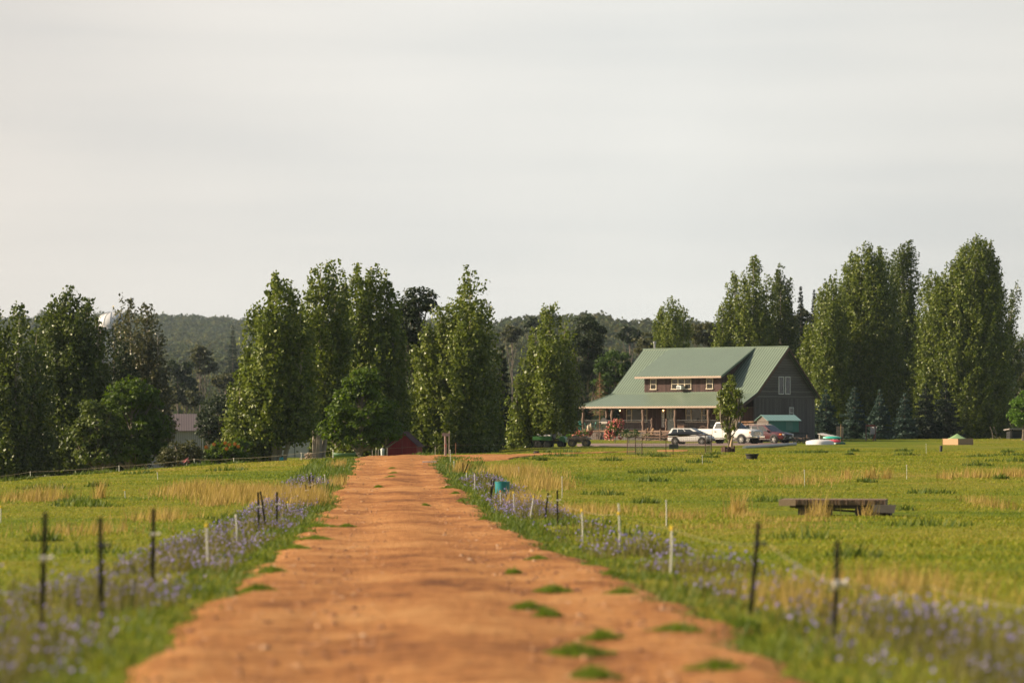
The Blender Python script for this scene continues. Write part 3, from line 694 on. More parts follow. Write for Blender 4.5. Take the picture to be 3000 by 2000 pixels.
for px,yt,hw,lb in ((2346,826,46,'tall dark spruce rising behind the house gable, pointed tip'),(2385,838,42,'dark spruce half hidden behind the first poplar right of the house'),(2318,872,34,'shorter brownish spruce directly over the gable peak')):
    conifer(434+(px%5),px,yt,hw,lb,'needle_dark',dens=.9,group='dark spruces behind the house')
poplar(375,[(2425,2442,793,1275,50),(2402,2410,830,1275,48),(2388,2380,940,1275,42),(2440,2440,930,1275,52)],'poplar nearest the right wall of the house, pale trunk')
poplar(380,[(2540,2540,710,1275,72),(2495,2497,738,1275,54),(2585,2582,720,1275,48),(2520,2515,800,1275,90),(2465,2460,860,1275,46),(2560,2562,740,1275,70)],'wide light-flecked poplar with a blunt top, right of the house')
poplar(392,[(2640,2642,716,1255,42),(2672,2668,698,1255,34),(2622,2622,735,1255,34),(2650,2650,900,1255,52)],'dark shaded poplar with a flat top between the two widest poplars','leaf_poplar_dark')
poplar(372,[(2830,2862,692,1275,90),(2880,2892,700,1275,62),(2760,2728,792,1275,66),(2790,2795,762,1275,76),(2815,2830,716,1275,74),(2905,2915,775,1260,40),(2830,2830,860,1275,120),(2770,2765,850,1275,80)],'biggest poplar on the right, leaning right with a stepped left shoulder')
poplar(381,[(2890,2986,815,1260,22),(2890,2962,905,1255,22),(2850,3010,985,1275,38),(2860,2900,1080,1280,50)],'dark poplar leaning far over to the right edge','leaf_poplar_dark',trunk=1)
G2='blue spruces in the row beside the house'
for px,yt,hw,Y,mt,lb in ((2420,1138,58,344,'needle_blue','blue-green spruce closest to the house wall'),(2503,1128,60,350,'needle_blue','darker spruce second from the house, behind the tan stake'),(2577,1140,54,346,'needle_blue','pale silvery spruce in the middle of the row, by the wooden doorway'),(2650,1150,50,349,'needle_blue','narrow spruce just right of the silvery one'),(2712,1122,62,352,'needle_dark','dark green spruce fifth along the row'),(2770,1108,60,357,'needle_dark','shaded spruce last in the row, under the biggest poplar')):
    conifer(Y,px,yt,hw,lb,mt)
broadleaf(332,[(2998,1215,52,70),(3020,1190,50,70)],'bright lime green tree cut by the right edge','leaf_bright',lumps=40)
broadleaf(425,[(3000,1105,42,58),(2960,1180,35,60),(3030,1150,50,70)],'yellowish olive tree behind the lime one at the right edge','leaf_olive',lumps=40,leaf=.16)
# single trees that stand out on the hillside
hz=lambda px,Y: float(hill(X(px,Y),Y))
conifer(700,682,945,52,'wide-armed pine standing out on the left hillside','needle_dark',name='pine_tree',dens=.35,group=None,zfix=hz(682,700),droop=.02)
for Y,bl,mt,lb in ((560,[(585,1000+40,38,32),(600,1075,40,35)],'leaf_olive','tan-leaved tree below the pine on the left hillside'),
    (520,[(520,1090,52,42),(545,1135,46,40)],'leaf_dark','dark round tree above the barn roof'),(540,[(660,1120,44,40)],'leaf_olive','olive round tree right of the barn, high on the slope'),
    (500,[(500,1165,40,36),(560,1170,40,34)],'leaf_olive','low olive tree right above the barn ridge'),(600,[(1500,985,40,35)],'leaf_olive','yellow-brown tree on the slope left of the slim poplar'),
    (620,[(1560,960,36,34)],'leaf_dark','dark tree high on the slope behind the slim poplar'),(560,[(1845,985,40,40)],'leaf_dark','dark tree on the slope above the walnut'),(520,[(2350,960,40,80)],'leaf_olive','olive tree behind the back slope of the gable roof')):
    p=Vector((X(bl[0][0],Y),Y,hz(bl[0][0],Y))); broadleaf(Y,bl,lb,mt,dens=75,leaf=.24,lumps=34,foot=bl[0][0],zfix=p.z,group='single trees on the hillside')
# shrubs
def shrub(Y,bl,label,mat,lumps=26,leaf=.08,dens=260,cat='shrub',name='shrub',foot=None,group=None):
    return broadleaf(Y,bl,label,mat,dens,leaf,name,lumps,.05,cat,group,foot)
shrub(222,[(520,1335,55,52),(560,1330,45,55),(490,1350,35,35)],'loose yellow-green shrub in front of the grey barn','leaf_olive')
sf=shrub(224,[(665,1330,62,42),(620,1338,40,35),(705,1325,35,48)],'big-leaved sunflower bush with orange blooms left of the trailer','leaf_maple',leaf=.12,dens=220,name='sunflower_bush',cat='bush')
pet=plain('sunflower_petal',(.55,.16,.015),.7)
for px,py in ((672,1302),(688,1300),(660,1297),(627,1301),(604,1309),(664,1314),(698,1307)):
    p=Vector((X(px,222.3),222.3,Z(py,222.3)))-sf.location; mb=MB(); k=18
    mb.add([tuple(p+Vector((0,-.03,0)))]+[tuple(p+Vector((math.cos(q*.349)*(.15 if q%2 else .09),-.02,math.sin(q*.349)*(.15 if q%2 else .09)))) for q in range(k)]+[tuple(p+Vector((0,.02,0)))],[(0,1+q,1+(q+1)%k) for q in range(k)]+[(k+1,1+(q+1)%k,1+q) for q in range(k)])
    mb.build('bloom',pet,sf)
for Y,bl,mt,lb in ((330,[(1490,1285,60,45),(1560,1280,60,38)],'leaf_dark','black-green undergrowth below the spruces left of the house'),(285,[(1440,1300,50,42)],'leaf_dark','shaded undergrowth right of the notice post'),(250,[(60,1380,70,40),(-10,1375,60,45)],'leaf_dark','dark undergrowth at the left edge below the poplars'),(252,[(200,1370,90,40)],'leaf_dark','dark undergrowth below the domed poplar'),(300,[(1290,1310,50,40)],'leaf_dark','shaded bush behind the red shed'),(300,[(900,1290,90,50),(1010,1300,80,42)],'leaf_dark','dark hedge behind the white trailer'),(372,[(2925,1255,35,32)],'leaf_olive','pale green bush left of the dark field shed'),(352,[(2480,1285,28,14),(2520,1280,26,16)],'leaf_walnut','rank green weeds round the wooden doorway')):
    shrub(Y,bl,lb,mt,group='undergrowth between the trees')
# ---------------------------------------------------------------- farmhouse
PHI = R(-40); CU = (math.cos(PHI), math.sin(PHI)); CV = (-math.sin(PHI), math.cos(PHI))
HX, HY = 27.0, 333.0; HZ = ZC-1.2        # local z = height over camera level + 1.2
house = thing('farmhouse','dark barn-board farmhouse with green metal roof, dormer and wrap-round porch','house',(HX,HY,HZ),PHI)
def W2L(p): d=Vector(p)-Vector((HX,HY,HZ)); return Vector((d.x*CU[0]+d.y*CU[1], d.x*CV[0]+d.y*CV[1], d.z))
def L2W(u,v,z): return Vector((HX+u*CU[0]+v*CV[0], HY+u*CU[1]+v*CV[1], HZ+z))
def U(px, v):      # local u on the plane v seen at px
    k=(px-1500)/F; return (k*(HY+v*CV[1])-HX-v*CV[0])/(CU[0]-k*CU[1])
def Vg(px, u):     # local v on the gable plane u
    k=(px-1500)/F; return (k*(HY+u*CU[1])-HX-u*CU[0])/(CV[0]-k*CV[1])
def H(py, u, v): return Z(py, HY+u*CU[1]+v*CV[1])-HZ
M['wall_v']=boards('barn_board_upright',(.038,.023,.022),(.128,.072,.063),.24,'xy')
M['wall_h']=boards('barn_board_level',(.065,.058,.056),(.215,.19,.18),.24,'z',.2)
M['wall_side']=boards('barn_board_grey',(.06,.052,.05),(.185,.16,.152),.26,'xy')
M['roof']=sheet_roof('green_roof',(.20,.255,.185),.32,.30,.25,.36)  # shaded side of the ribs painted as dark strips in the roof colour
M['roof_edge']=plain('roof_trim',(.16,.21,.155),.45,.15,3)
M['fascia']=plain('fascia_board',(.46,.34,.27),.7,.2,4)
M['soffit']=plain('soffit_wood',(.10,.06,.045),.85,.3,4)
M['log']=plain('log_post',(.21,.135,.105),.85,.35,5)
M['deck']=boards('deck_board',(.20,.12,.085),(.38,.25,.18),.14,'xy',.1)
M['frame']=plain('window_frame_paint',(.62,.52,.38),.55,.12,5)
M['frame_white']=plain('white_window_frame',(.80,.78,.74),.5,.1,5)
M['glass']=plain('dark_glass',(.012,.013,.014),.06,.2,2,spec=.6)
M['curtain']=plain('screened_glass',(.035,.034,.03),.25,.3,2)
M['door']=plain('pale_door_paint',(.36,.42,.38),.6,.1,4)
M['iron']=plain('black_iron',(.025,.022,.022),.6,.3,6)
M['pipe']=plain('galvanised',(.38,.38,.38),.4,.15,5,metal=.6)
def pt(name,mb,mat,parent=house,bev=0,sm=False): return mb.build(name,M[mat] if isinstance(mat,str) else mat,parent,sm,bev)
RZ,KZ,PZ,BZ,DZ=9.0,4.47,3.24,4.15,6.2; KV,PV,BV=-5.27,-8.0,5.36
UL,UR=-17.0,-.45
# walls
mb=MB(); mb.span((UL,-5.1,-1.6),(UR,5.07,3.97)); pt('wall',mb,'wall_side')
mb=MB(); mb.span((UL+.05,-5.14,.85),(UR-.1,-5.09,4.3)); pt('wall',mb,'wall_v')
for n_,ua,ub in (('gable_wall',UR-.12,UR+.03),('gable_wall',UL-.03,UL+.12)):
    mb=MB(); poly=[(-5.1,3.97),(5.07,3.97),(5.07,4.25),(0,8.72),(-5.1,4.45)]
    mb.add([(ua,v,z) for v,z in poly]+[(ub,v,z) for v,z in poly],[(0,1,2,3,4),(9,8,7,6,5)]+[(i+5,(i+1)%5+5,(i+1)%5,i) for i in range(5)]); pt(n_,mb,'wall_h')
# roofs
LU=-17.95
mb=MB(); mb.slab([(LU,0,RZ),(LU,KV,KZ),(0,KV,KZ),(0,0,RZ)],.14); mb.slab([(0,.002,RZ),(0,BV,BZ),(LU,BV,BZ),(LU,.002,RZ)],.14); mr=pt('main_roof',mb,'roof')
mb=MB(); mb.tube([(LU-.02,0,RZ+.01),(.02,0,RZ+.01)],.085,6); pt('ridge_cap',mb,'roof_edge',mr)
mb=MB()
mb.slab([(.03,0,RZ-.10),(.03,KV,KZ-.10),(.09,KV,KZ-.10),(.09,0,RZ-.10)],.24); mb.slab([(.09,.0,RZ-.10),(.09,BV,BZ-.10),(.03,BV,BZ-.10),(.03,.0,RZ-.10)],.24)
mb.slab([(.03,KV,KZ-.08),(.03,PV,PZ-.08),(.09,PV,PZ-.08),(.09,KV,KZ-.08)],.22)
pt('bargeboard',mb,'soffit',mr)
PUL=-19.85; KUL=-17.5
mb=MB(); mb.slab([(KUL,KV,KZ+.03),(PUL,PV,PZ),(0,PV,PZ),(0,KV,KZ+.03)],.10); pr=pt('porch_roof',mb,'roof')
m2=sheet_roof('green_roof_side',(.20,.255,.185),.32,.30,.25,.36,axis=1)  # same painted rib shade, turned for the side slope
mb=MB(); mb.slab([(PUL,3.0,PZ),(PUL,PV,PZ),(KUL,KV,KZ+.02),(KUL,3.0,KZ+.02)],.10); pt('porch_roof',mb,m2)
mb=MB(); mb.slab([(PUL+.1,PV+.1,PZ-.14),(-.05,PV+.1,PZ-.14),(-.05,-5.2,PZ-.14),(PUL+.1,-5.2,PZ-.14)],.05); pt('porch_ceiling',mb,'soffit')
mb=MB(); mb.span((PUL-.02,PV-.05,PZ-.20),(.02,PV-.012,PZ-.035)); mb.span((PUL-.05,PV,PZ-.20),(PUL-.012,3,PZ-.035)); pt('fascia',mb,'fascia',pr)
mb=MB(); mb.tube([(PUL+.05,PV+.05,PZ+.03),(KUL,KV,KZ+.05)],.06,6); mb.tube([(KUL,KV,KZ+.05),(.03,KV,KZ+.05)],.05,6); pt('ridge_cap',mb,'roof_edge',pr)
# dormer
du0,du1,dv=-13.85,-4.4,-5.1
mb=MB(); 
mb.add([(du0,dv,4.3),(du1,dv,4.3),(du1,dv,6.38),(du0,dv,6.38)],[(0,1,2,3)]); 
for u_ in (du0,du1): mb.add([(u_,dv,4.3),(u_,dv,6.38),(u_,-.25,8.78),(u_,-1.0,8.0)],[(0,1,2,3)])
pt('dormer_wall',mb,'wall_v')
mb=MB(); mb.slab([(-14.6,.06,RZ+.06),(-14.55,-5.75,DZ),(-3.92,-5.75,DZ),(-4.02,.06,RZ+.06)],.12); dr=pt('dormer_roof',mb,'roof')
mb=MB(); mb.span((-14.55,-5.80,DZ-.24),(-3.92,-5.765,DZ-.06)); pt('fascia',mb,'fascia',dr)
mb=MB(); mb.slab([(-3.9,-5.76,DZ-.02),(-3.98,.0,RZ+.03),(-4.03,.0,RZ+.03),(-3.95,-5.76,DZ-.02)],.22); pt('bargeboard',mb,'roof_edge',dr)
mb=MB(); mb.slab([(-14.63,0,RZ+.03),(-14.58,-5.76,DZ-.02),(-14.53,-5.76,DZ-.02),(-14.58,0,RZ+.03)],.22); pt('bargeboard',mb,'roof_edge',dr)
mb=MB(); mb.slab([(-14.5,-5.74,DZ-.2),(-4,-5.74,DZ-.2),(-4,-5.1,DZ-.2),(-14.5,-5.1,DZ-.2)],.04); pt('soffit',mb,'soffit',dr)
# windows
def window(bars,u0,u1,z0,z1,v,fr='frame',sash=True,depth=.07,t=.075,glass='glass'):
    """bars: inner mullions as u positions"""
    mb=MB(); y0,y1=v-depth,v-.004
    mb.span((u0,y0,z0),(u0+t,y1,z1)); mb.span((u1-t,y0,z0),(u1,y1,z1)); mb.span((u0+t,y0,z1-t),(u1-t,y1,z1)); mb.span((u0-.05,y0-.04,z0-.02),(u1+.05,y1,z0+t))
    ed=[u0+t]+[x for b in bars for x in (b-t*.8,b+t*.8)]+[u1-t]
    for b in bars: mb.span((b-t*.8,y0+.006,z0+t),(b+t*.8,y1,z1-t))
    for i,sf in enumerate(sash if isinstance(sash,(list,tuple)) else [sash]*(len(bars)+1)):
        if sf: mb.span((ed[2*i],y0+.012,(z0+z1)/2-.03),(ed[2*i+1],y1,(z0+z1)/2+.03))
    o=pt('window',mb,fr)
    mb=MB(); mb.span((u0+t*.5,v-.03,z0+t*.5),(u1-t*.5,v-.006,z1-t*.5)); pt('pane',mb,glass,o); return o
z0,z1=H(1140.5,-10,-5.1),H(1108.6,-10,-5.1)
window([],U(1906,dv),U(1924,dv),z0,z1,dv)
ua,ub=U(1968,dv),U(2026,dv); window([ua+(ub-ua)*.33,ua+(ub-ua)*.665],ua,ub,z0,z1,dv)
window([],U(2070,dv),U(2089.5,dv),z0,z1,dv)
wv=-5.14
z0,z1=H(1236.5,-8,wv),H(1195.5,-8,wv)
ua,ub=U(1836,wv),U(1897,wv); window([U(1851.3,wv),U(1881,wv)],ua,ub,z0,z1,wv,sash=[1,0,1],glass='curtain')
ua,ub=U(2010,wv),U(2071.5,wv); window([U(2025.5,wv),U(2057,wv)],ua,ub,z0,z1,wv,sash=[1,0,1])
# gable windows: thin meshes on the plane u = UR+.03
def gwindow(v0,v1,z0,z1,fr,cross=False,t=.07):
    u0,u1=UR+.034,UR+.09; mb=MB(); mb.span((u0,v0,z0),(u1,v0+t,z1)); mb.span((u0,v1-t,z0),(u1,v1,z1)); mb.span((u0,v0+t,z1-t),(u1,v1-t,z1)); mb.span((u0,v0+t,z0),(u1,v1-t,z0+t))
    if cross: mb.span((u0,v0+t,(z0+z1)/2-.025),(u1-.01,v1-t,(z0+z1)/2+.025))
    o=pt('window',mb,fr); mb=MB(); mb.span((u0,v0+t*.5,z0+t*.5),(u0+.02,v1-t*.5,z1-t*.5)); pt('pane',mb,'glass',o)
ug=UR
gwindow(Vg(2279.5,ug),Vg(2294.5,ug),H(1155,ug,-.5),H(1103,ug,-.5),'frame_white')
gwindow(Vg(2298.8,ug),Vg(2313.5,ug),H(1155,ug,.5),H(1103,ug,.5),'frame_white')
gwindow(Vg(2311,ug),Vg(2323.5,ug),H(1224,ug,1),H(1192.6,ug,1),'frame_white',True,.06)
# door
ua,ub=U(1956,wv),U(1976.8,wv); zt=H(1195,-10.5,wv)
mb=MB(); mb.span((ua-.09,wv-.05,.86),(ua,wv-.003,zt+.08)); mb.span((ub,wv-.05,.86),(ub+.09,wv-.003,zt+.08)); mb.span((ua,wv-.05,zt),(ub,wv-.003,zt+.08)); pt('door_frame',mb,'door')
mb=MB(); mb.span((ua+.01,wv-.035,.87),(ub-.01,wv-.004,zt-.01)); dd=pt('door',mb,'door')
mb=MB()
for f in (.27,.70): mb.span((ua+(ub-ua)*(f-.09),wv-.045,zt-1.0),(ua+(ub-ua)*(f+.09),wv-.036,zt-.12))
pt('pane',mb,'glass',dd)
mb=MB(); mb.span((ua+.06,wv-.09,1.82),(ua+.12,wv-.036,1.98)); pt('handle',mb,'iron',dd)
# porch deck, skirting, steps
mb=MB(); mb.span((PUL+.15,PV+.12,.72),(-.1,-5.15,.85)); mb.span((PUL+.15,-5.15,.72),(UL-.04,3,.85)); pt('porch_floor',mb,'deck')
mb=MB(); mb.span((PUL+.22,PV+.2,-.5),(-.15,PV+.26,.70)); mb.span((PUL+.22,PV+.26,-.5),(PUL+.28,2.9,.70)); pt('porch_skirt',mb,'wall_side')
us0,us1=U(1884,PV-.3),U(1972,PV-.3)
mb=MB()
for i in range(4): mb.span((us0,PV+.08-.30*(i+1),.60-.24*i),(us1,PV+.10-.30*i,.66-.24*i))
for u_ in (us0+.1,us1-.1,(us0+us1)/2): mb.hexa([(u_-.04,PV+.05,.58),(u_+.04,PV+.05,.58),(u_+.04,PV-1.1,-.35),(u_-.04,PV-1.1,-.35)],[(u_-.04,PV+.05,.35),(u_+.04,PV+.05,.35),(u_+.04,PV-1.1,-.6),(u_-.04,PV-1.1,-.6)])
pt('porch_steps',mb,'deck')
# posts, railings
def post(u,v,z0,z1,r=.13):
    mb=MB(); k=7; mb.tube([(u+math.sin(i*2.1+u)*.03,v+math.cos(i*1.7+u)*.03,z0+(z1-z0)*i/(k-1)) for i in range(k)],[r*(1+.18*math.sin(i*2.7+u*3)) for i in range(k)],9); return pt('porch_post',mb,'log',sm=True)
fv=PV+.3
pu=[-19.55,-15.9,-12.0,-8.05,-4.0,-.25]
for u in pu: post(u,fv,.85,PZ-.15)
post(-19.5,-4.0,.85,PZ-.15); post(-19.5,-.6,.85,PZ-.15)
nu=[U(1910,fv),U(1952.5,fv)]
for u in nu: post(u,fv-.02,.85,2.02,.10)
def railing(u0,u1,v0,v1):
    mb=MB(); L=math.hypot(u1-u0,v1-v0); n=int(L/.125); 
    mb.tube([(u0,v0,1.84),(u1,v1,1.84)],.028,5); mb.tube([(u0,v0,.98),(u1,v1,.98)],.022,5)
    for i in range(1,n): f=i/n; mb.tube([(u0+(u1-u0)*f,v0+(v1-v0)*f,.98),(u0+(u1-u0)*f,v0+(v1-v0)*f,1.84)],.012,4,False)
    return pt('railing',mb,'iron')
railing(pu[0],pu[1],fv,fv);railing(pu[1],pu[2],fv,fv);railing(pu[2],nu[0],fv,fv);railing(nu[1],pu[3],fv,fv);railing(pu[3],pu[4],fv,fv);railing(pu[4],pu[5],fv,fv);railing(-19.55,-19.5,fv,-.6)
# stove pipe, lamps
cu=U(1918,1.0); mb=MB(); mb.tube([(cu,1.0,7.9),(cu,1.0,RZ+.62)],.10,12); mb.lathe([(.10,RZ+.60),(.17,RZ+.62),(.17,RZ+.80),(.05,RZ+.84),(0,RZ+.84)],(cu,1.0,0),12); pt('chimney_pipe',mb,'pipe',sm=True)
lampm=plain('lit_bulb',(1,.55,.22),.4,.02,2,emit=6)
for px in (1817.3,1944.4,2099.5):
    u=U(px,-5.3); mb=MB(); mb.lathe([(.0,2.87),(.05,2.87),(.05,2.97),(.10,3.0),(.10,3.03),(0,3.05)],(u,-5.36,0),10); lo=pt('porch_lamp',mb,'iron')
    mb=MB(); mb.lathe([(0,2.76),(.05,2.79),(.062,2.83),(.045,2.868),(0,2.869)],(u,-5.36,0),10); pt('bulb',mb,lampm,lo)
# things on the porch
def hl(u,v,z): return L2W(u,v,z)
u0,u1=U(1988,-5.3),U(2003.5,-5.3)
a=thing('air_conditioner','white window air conditioner poking out of the middle dormer window','air conditioner',hl((u0+u1)/2,-5.36,H(1140.6,-9,-5.2)),PHI)
hh=H(1129.5,-9,-5.2)-H(1140.6,-9,-5.2)
M['white']=plain('white_plastic',(.74,.73,.70),.45,.06,4); M['greyvent']=plain('vent_grille',(.30,.30,.30),.6,.2,40)
mb=MB(); mb.span((-.29,-.34,0),(.29,.20,hh)); mb.build('casing',M['white'],a,bevel=.02)
mb=MB()
for i in range(9): mb.span((-.24,-.352,.05+i*(hh-.12)/9),(.12,-.343,.05+(i+.6)*(hh-.12)/9))
mb.build('vent',M['greyvent'],a)
# WELCOME sign: upright board, letters one under another
u0,u1=U(1940,wv),U(1947.2,wv); zz0,zz1=H(1251.3,-11.5,wv),H(1203,-11.5,wv)
s=thing('welcome_sign','tall white board with dark letters WELCOME leaning beside the front door','sign',hl((u0+u1)/2,wv-.06,zz0),PHI)
mb=MB(); mb.span((-(u1-u0)/2,-.02,0),((u1-u0)/2,.02,zz1-zz0)); mb.build('board',M['white'],s)
GL={'W':[(0,1,.2,0),(.2,0,.5,.7),(.5,.7,.8,0),(.8,0,1,1)],'E':[(.1,0,.1,1),(.1,1,.9,1),(.1,.5,.75,.5),(.1,0,.9,0)],'L':[(.1,1,.1,0),(.1,0,.9,0)],'C':[(.9,1,.1,1),(.1,1,.1,0),(.1,0,.9,0)],'O':[(.1,0,.1,1),(.1,1,.9,1),(.9,1,.9,0),(.9,0,.1,0)],'M':[(.05,0,.05,1),(.05,1,.5,.4),(.5,.4,.95,1),(.95,1,.95,0)]}
def letters(word,x0,z1,w,h,gap,y,vert=True,t=.028):
    mb=MB()
    for i,ch in enumerate(word):
        ox=x0 if vert else x0+i*(w+gap); oz=z1-(i+1)*(h+gap) if vert else z1-h
        for ax,az,bx,bz in GL[ch]:
            p=Vector((ox+ax*w,y,oz+az*h)); q=Vector((ox+bx*w,y,oz+bz*h)); d=q-p
            mb.box((p+q)/2,(d.length+t,.006,t),ry=-math.atan2(d.z,d.x))
    return mb
bw=u1-u0; bh=zz1-zz0
letters('WELCOME',-bw*.32,bh-.06,bw*.64,bh*.094,bh*.039,-.025).build('lettering',plain('black_lettering',(.03,.03,.035),.7,.1,4),s)
M['teal_metal']=plain('teal_paint',(.02,.30,.24),.5,.15,5)
def chair(name,label,u,v,rz,mat,group):
    t=thing(name,label,'chair',hl(u,v,.86),PHI+rz,group)
    mb=MB(); mb.box((0,0,.42),(.52,.5,.04),rx=R(-4)); mb.build('seat',mat,t,bevel=.01)
    mb=MB()
    for i in range(5):
        x=-.22+.11*i; mb.tube([(x,.24,.42),(x*1.05,.33,.7),(x*.9,.40,.92-.25*abs(x))],.035,6)
    mb.tube([(-.26,.24,.44),(-.27,.36,.74),(-.14,.40,.93),(.14,.40,.93),(.27,.36,.74),(.26,.24,.44)],.025,6); mb.build('backrest',mat,t,smooth=True)
    for sx in (-1,1):
        mb=MB(); mb.tube([(sx*.26,-.22,0),(sx*.27,-.24,.58),(sx*.29,0,.66),(sx*.27,.32,.66)],.02,6); mb.build('armrest',mat,t,smooth=True)
        mb=MB(); mb.tube([(sx*.24,-.22,.40),(sx*.26,-.24,0)],.02,6); mb.build('leg',mat,t)
        mb=MB(); mb.tube([(sx*.23,.22,.40),(sx*.25,.34,0)],.02,6); mb.build('leg',mat,t)
    return t
gc='metal chairs on the porch'
ch=chair('patio_chair','teal metal chair half hidden by the corner porch post',U(1706,-6.6),-6.6,R(60),M['teal_metal'],gc)
chair('patio_chair','teal metal chair with its solid back in plain view right of the corner post',U(1719,-6.3),-6.3,R(150),M['teal_metal'],gc)
chair('patio_chair','teal metal chair nearest the barbecue grill',U(1736,-6.5),-6.5,R(-60),M['teal_metal'],gc)
chair('patio_chair','blue-grey metal chair at the right end of the porch by the truck',U(2084,-6.0),-6.0,R(20),plain('slate_paint',(.06,.10,.11),.5,.2,5),gc)
g=thing('barbecue_grill','barbecue grill with black lid and pale front standing on the porch','grill',hl(U(1775,-6.7),-6.7,.85),PHI)
mb=MB(); mb.prism([(-.36,.88),(.36,.88),(.34,1.05),(.2,1.2),(-.2,1.24),(-.36,1.08)],-.26,.26); mb.build('lid',M['iron'],g,bevel=.02)
mb=MB(); mb.span((-.37,-.28,.66),(.37,.28,.875)); mb.build('firebox',plain('enamel',(.50,.44,.38),.4,.1,4),g,bevel=.015)
for sx in (-1,1):
    mb=MB(); mb.span((sx*.40,-.24,.82),(sx*.66,.24,.86)); mb.build('side_shelf',M['frame_white'],g)
    for sy in (-1,1):
        mb=MB(); mb.tube([(sx*.30,sy*.22,.66),(sx*.33,sy*.23,0)],.025,6); mb.build('leg',M['iron'],g)
mb=MB(); mb.span((-.30,-.22,.22),(.30,.22,.26)); mb.build('shelf',M['iron'],g)
c=thing('wooden_chest','weathered slatted wooden chest on the porch right of the door','chest',hl(U(1999,-5.8),-5.8,.85),PHI)
mb=MB(); mb.span((-.44,-.25,.04),(.44,.25,.58)); mb.build('body',boards('crate_slats',(.16,.09,.065),(.30,.18,.13),.11,'xy'),c)
mb=MB(); mb.span((-.49,-.29,.585),(.49,.29,.64)); mb.build('lid',M['log'],c)
mb=MB(); [mb.span((sx*.36-.03,-.27,.0),(sx*.36+.03,-.252,.58)) for sx in (-1,1)]; mb.build('batten',M['log'],c)
# wagon wheels leaning on the porch
def wheel(label,loc,r,rz,tilt=.12):
    t=thing('wagon_wheel',label,'wheel',loc,rz,'old wagon wheels leaning on the porch')
    mb=MB(); mb.torus((0,0,r),r*.93,r*.065,32,6); mb.build('rim',M['log'],t,smooth=True)
    mb=MB(); mb.lathe([(0,-.12),(.05,-.12),(.085,-.04),(.085,.04),(.05,.12),(0,.12)],(0,0,r),12,'y'); mb.build('hub',M['log'],t,smooth=True)
    for k in range(12):
        a=k*math.pi/6; mb=MB(); mb.tube([(.07*math.cos(a),0,r+.07*math.sin(a)),(r*.9*math.cos(a),0,r+r*.9*math.sin(a))],.022,5); mb.build('spoke',M['log'],t)
    t.rotation_euler=(R(-8),0,rz); return t
p=hl(U(1746.5,PV-.15),PV-.15,0); p.z=Z(1288.5,p.y); wheel('dark wagon wheel leaning between the two flowering bushes',p,.50,PHI+.25)
p=hl(U(2058,PV-.35),PV-.35,0); p.z=Z(1274,p.y); wheel('wagon wheel rim showing above the white truck bed',p,.46,PHI+.2)
# rail fence in front of the steps
yv=PV-1.35
f=thing('rail_fence','low weathered rail fence in front of the porch steps','fence',hl(U(1910,yv),yv,0),PHI); zf=float(ground(f.location.x,f.location.y)); f.location.z=zf; ox=U(1910,yv)
for px in (1892,1934.6,1972):
    u=U(px,yv)-ox; mb=MB(); mb.tube([(u,0,-.4),(u+.02,0,.55),(u,0,1.12)],[.09,.085,.075],8); mb.build('post',M['log'],f,smooth=True)
for z in (.28,.62,.86):
    mb=MB(); a_,b_=U(1876,yv)-ox,U(1984,yv)-ox; mb.tube([(a_,.09,z),((a_+b_)/2,.10,z-.02),(b_,.09,z+.03)],[.05,.06,.045],7); mb.build('rail',M['log'],f,smooth=True)
# flowering bushes
def bloom_bush(label,Yb,bl,nb,extra=()):
    t=shrub(Yb,bl,label,'leaf_maple',30,.07,300,'bush','hydrangea_bush',None,'flowering bushes before the porch')
    VV=[];FF=[];off=0; hexf=[]
    mb=MB(); rr=np.random.default_rng(nb)
    for i in range(nb):
        j=i%len(bl); px,py,hw,hh=bl[j]; a=rr.uniform(0,6.28); q=rr.uniform(.25,1.02); e=rr.uniform(-1,1)
        p=Vector((X(px+hw*math.cos(a)*math.sqrt(max(0,1-e*e*.7)),Yb),Yb-abs(math.sin(a))*hw/F*Yb*.9-.05,Z(py-hh*e*.95,Yb)))-t.location
        s=rr.uniform(.045,.085); mb.lathe([(0,-s*.9),(s*.8,-s*.55),(s,0),(s*.8,s*.6),(s*.4,s*1.0),(0,s*1.2)],tuple(p),7)
    m,nt,b=new_mat('hydrangea_bloom'); ri=N(nt,'ShaderNodeNewGeometry').outputs['Random Per Island']
    nt.links.new(ramp(nt,ri,[(0,(.30,.035,.04)),(.45,(.52,.10,.095)),(.8,(.62,.25,.17)),(1,(.70,.45,.30))]),b.inputs['Base Color']); b.inputs['Roughness'].default_value=.8
    tag(mb.build('blooms',m,t,smooth=True),kind='stuff')
    if extra:
        mb=MB()
        for px,py in extra:
            p=Vector((X(px,Yb),Yb-.4,Z(py,Yb)))-t.location; mb.lathe([(0,-.35),(.06,-.3),(.13,-.1),(.12,.1),(.05,.28),(0,.33)],tuple(p),9)
        mb.build('plume',plain('cream_plume',(.66,.55,.40),.85,.15,9),t,smooth=True)
    return t
bloom_bush('big red and pink hydrangea bush rising above the porch rail',322,[(1800,1262,28,30),(1812,1240,18,14),(1785,1275,16,16)],190)
bloom_bush('lower red flowering bush with two cream plumes behind the quad bike',324,[(1708,1268,24,14),(1728,1262,9,16),(1690,1275,14,10)],80,((1723,1253),(1730.5,1249)))
shrub(321,[(1840,1272,24,17),(1862,1270,16,13)],'dark green leafy plant right of the big hydrangea','leaf_walnut',18,group='plants before the porch')
shrub(321,[(1664,1279,14,9),(1640,1284,12,8)],'low bright green plant behind the quad bike','leaf_bright',14,group='plants before the porch')
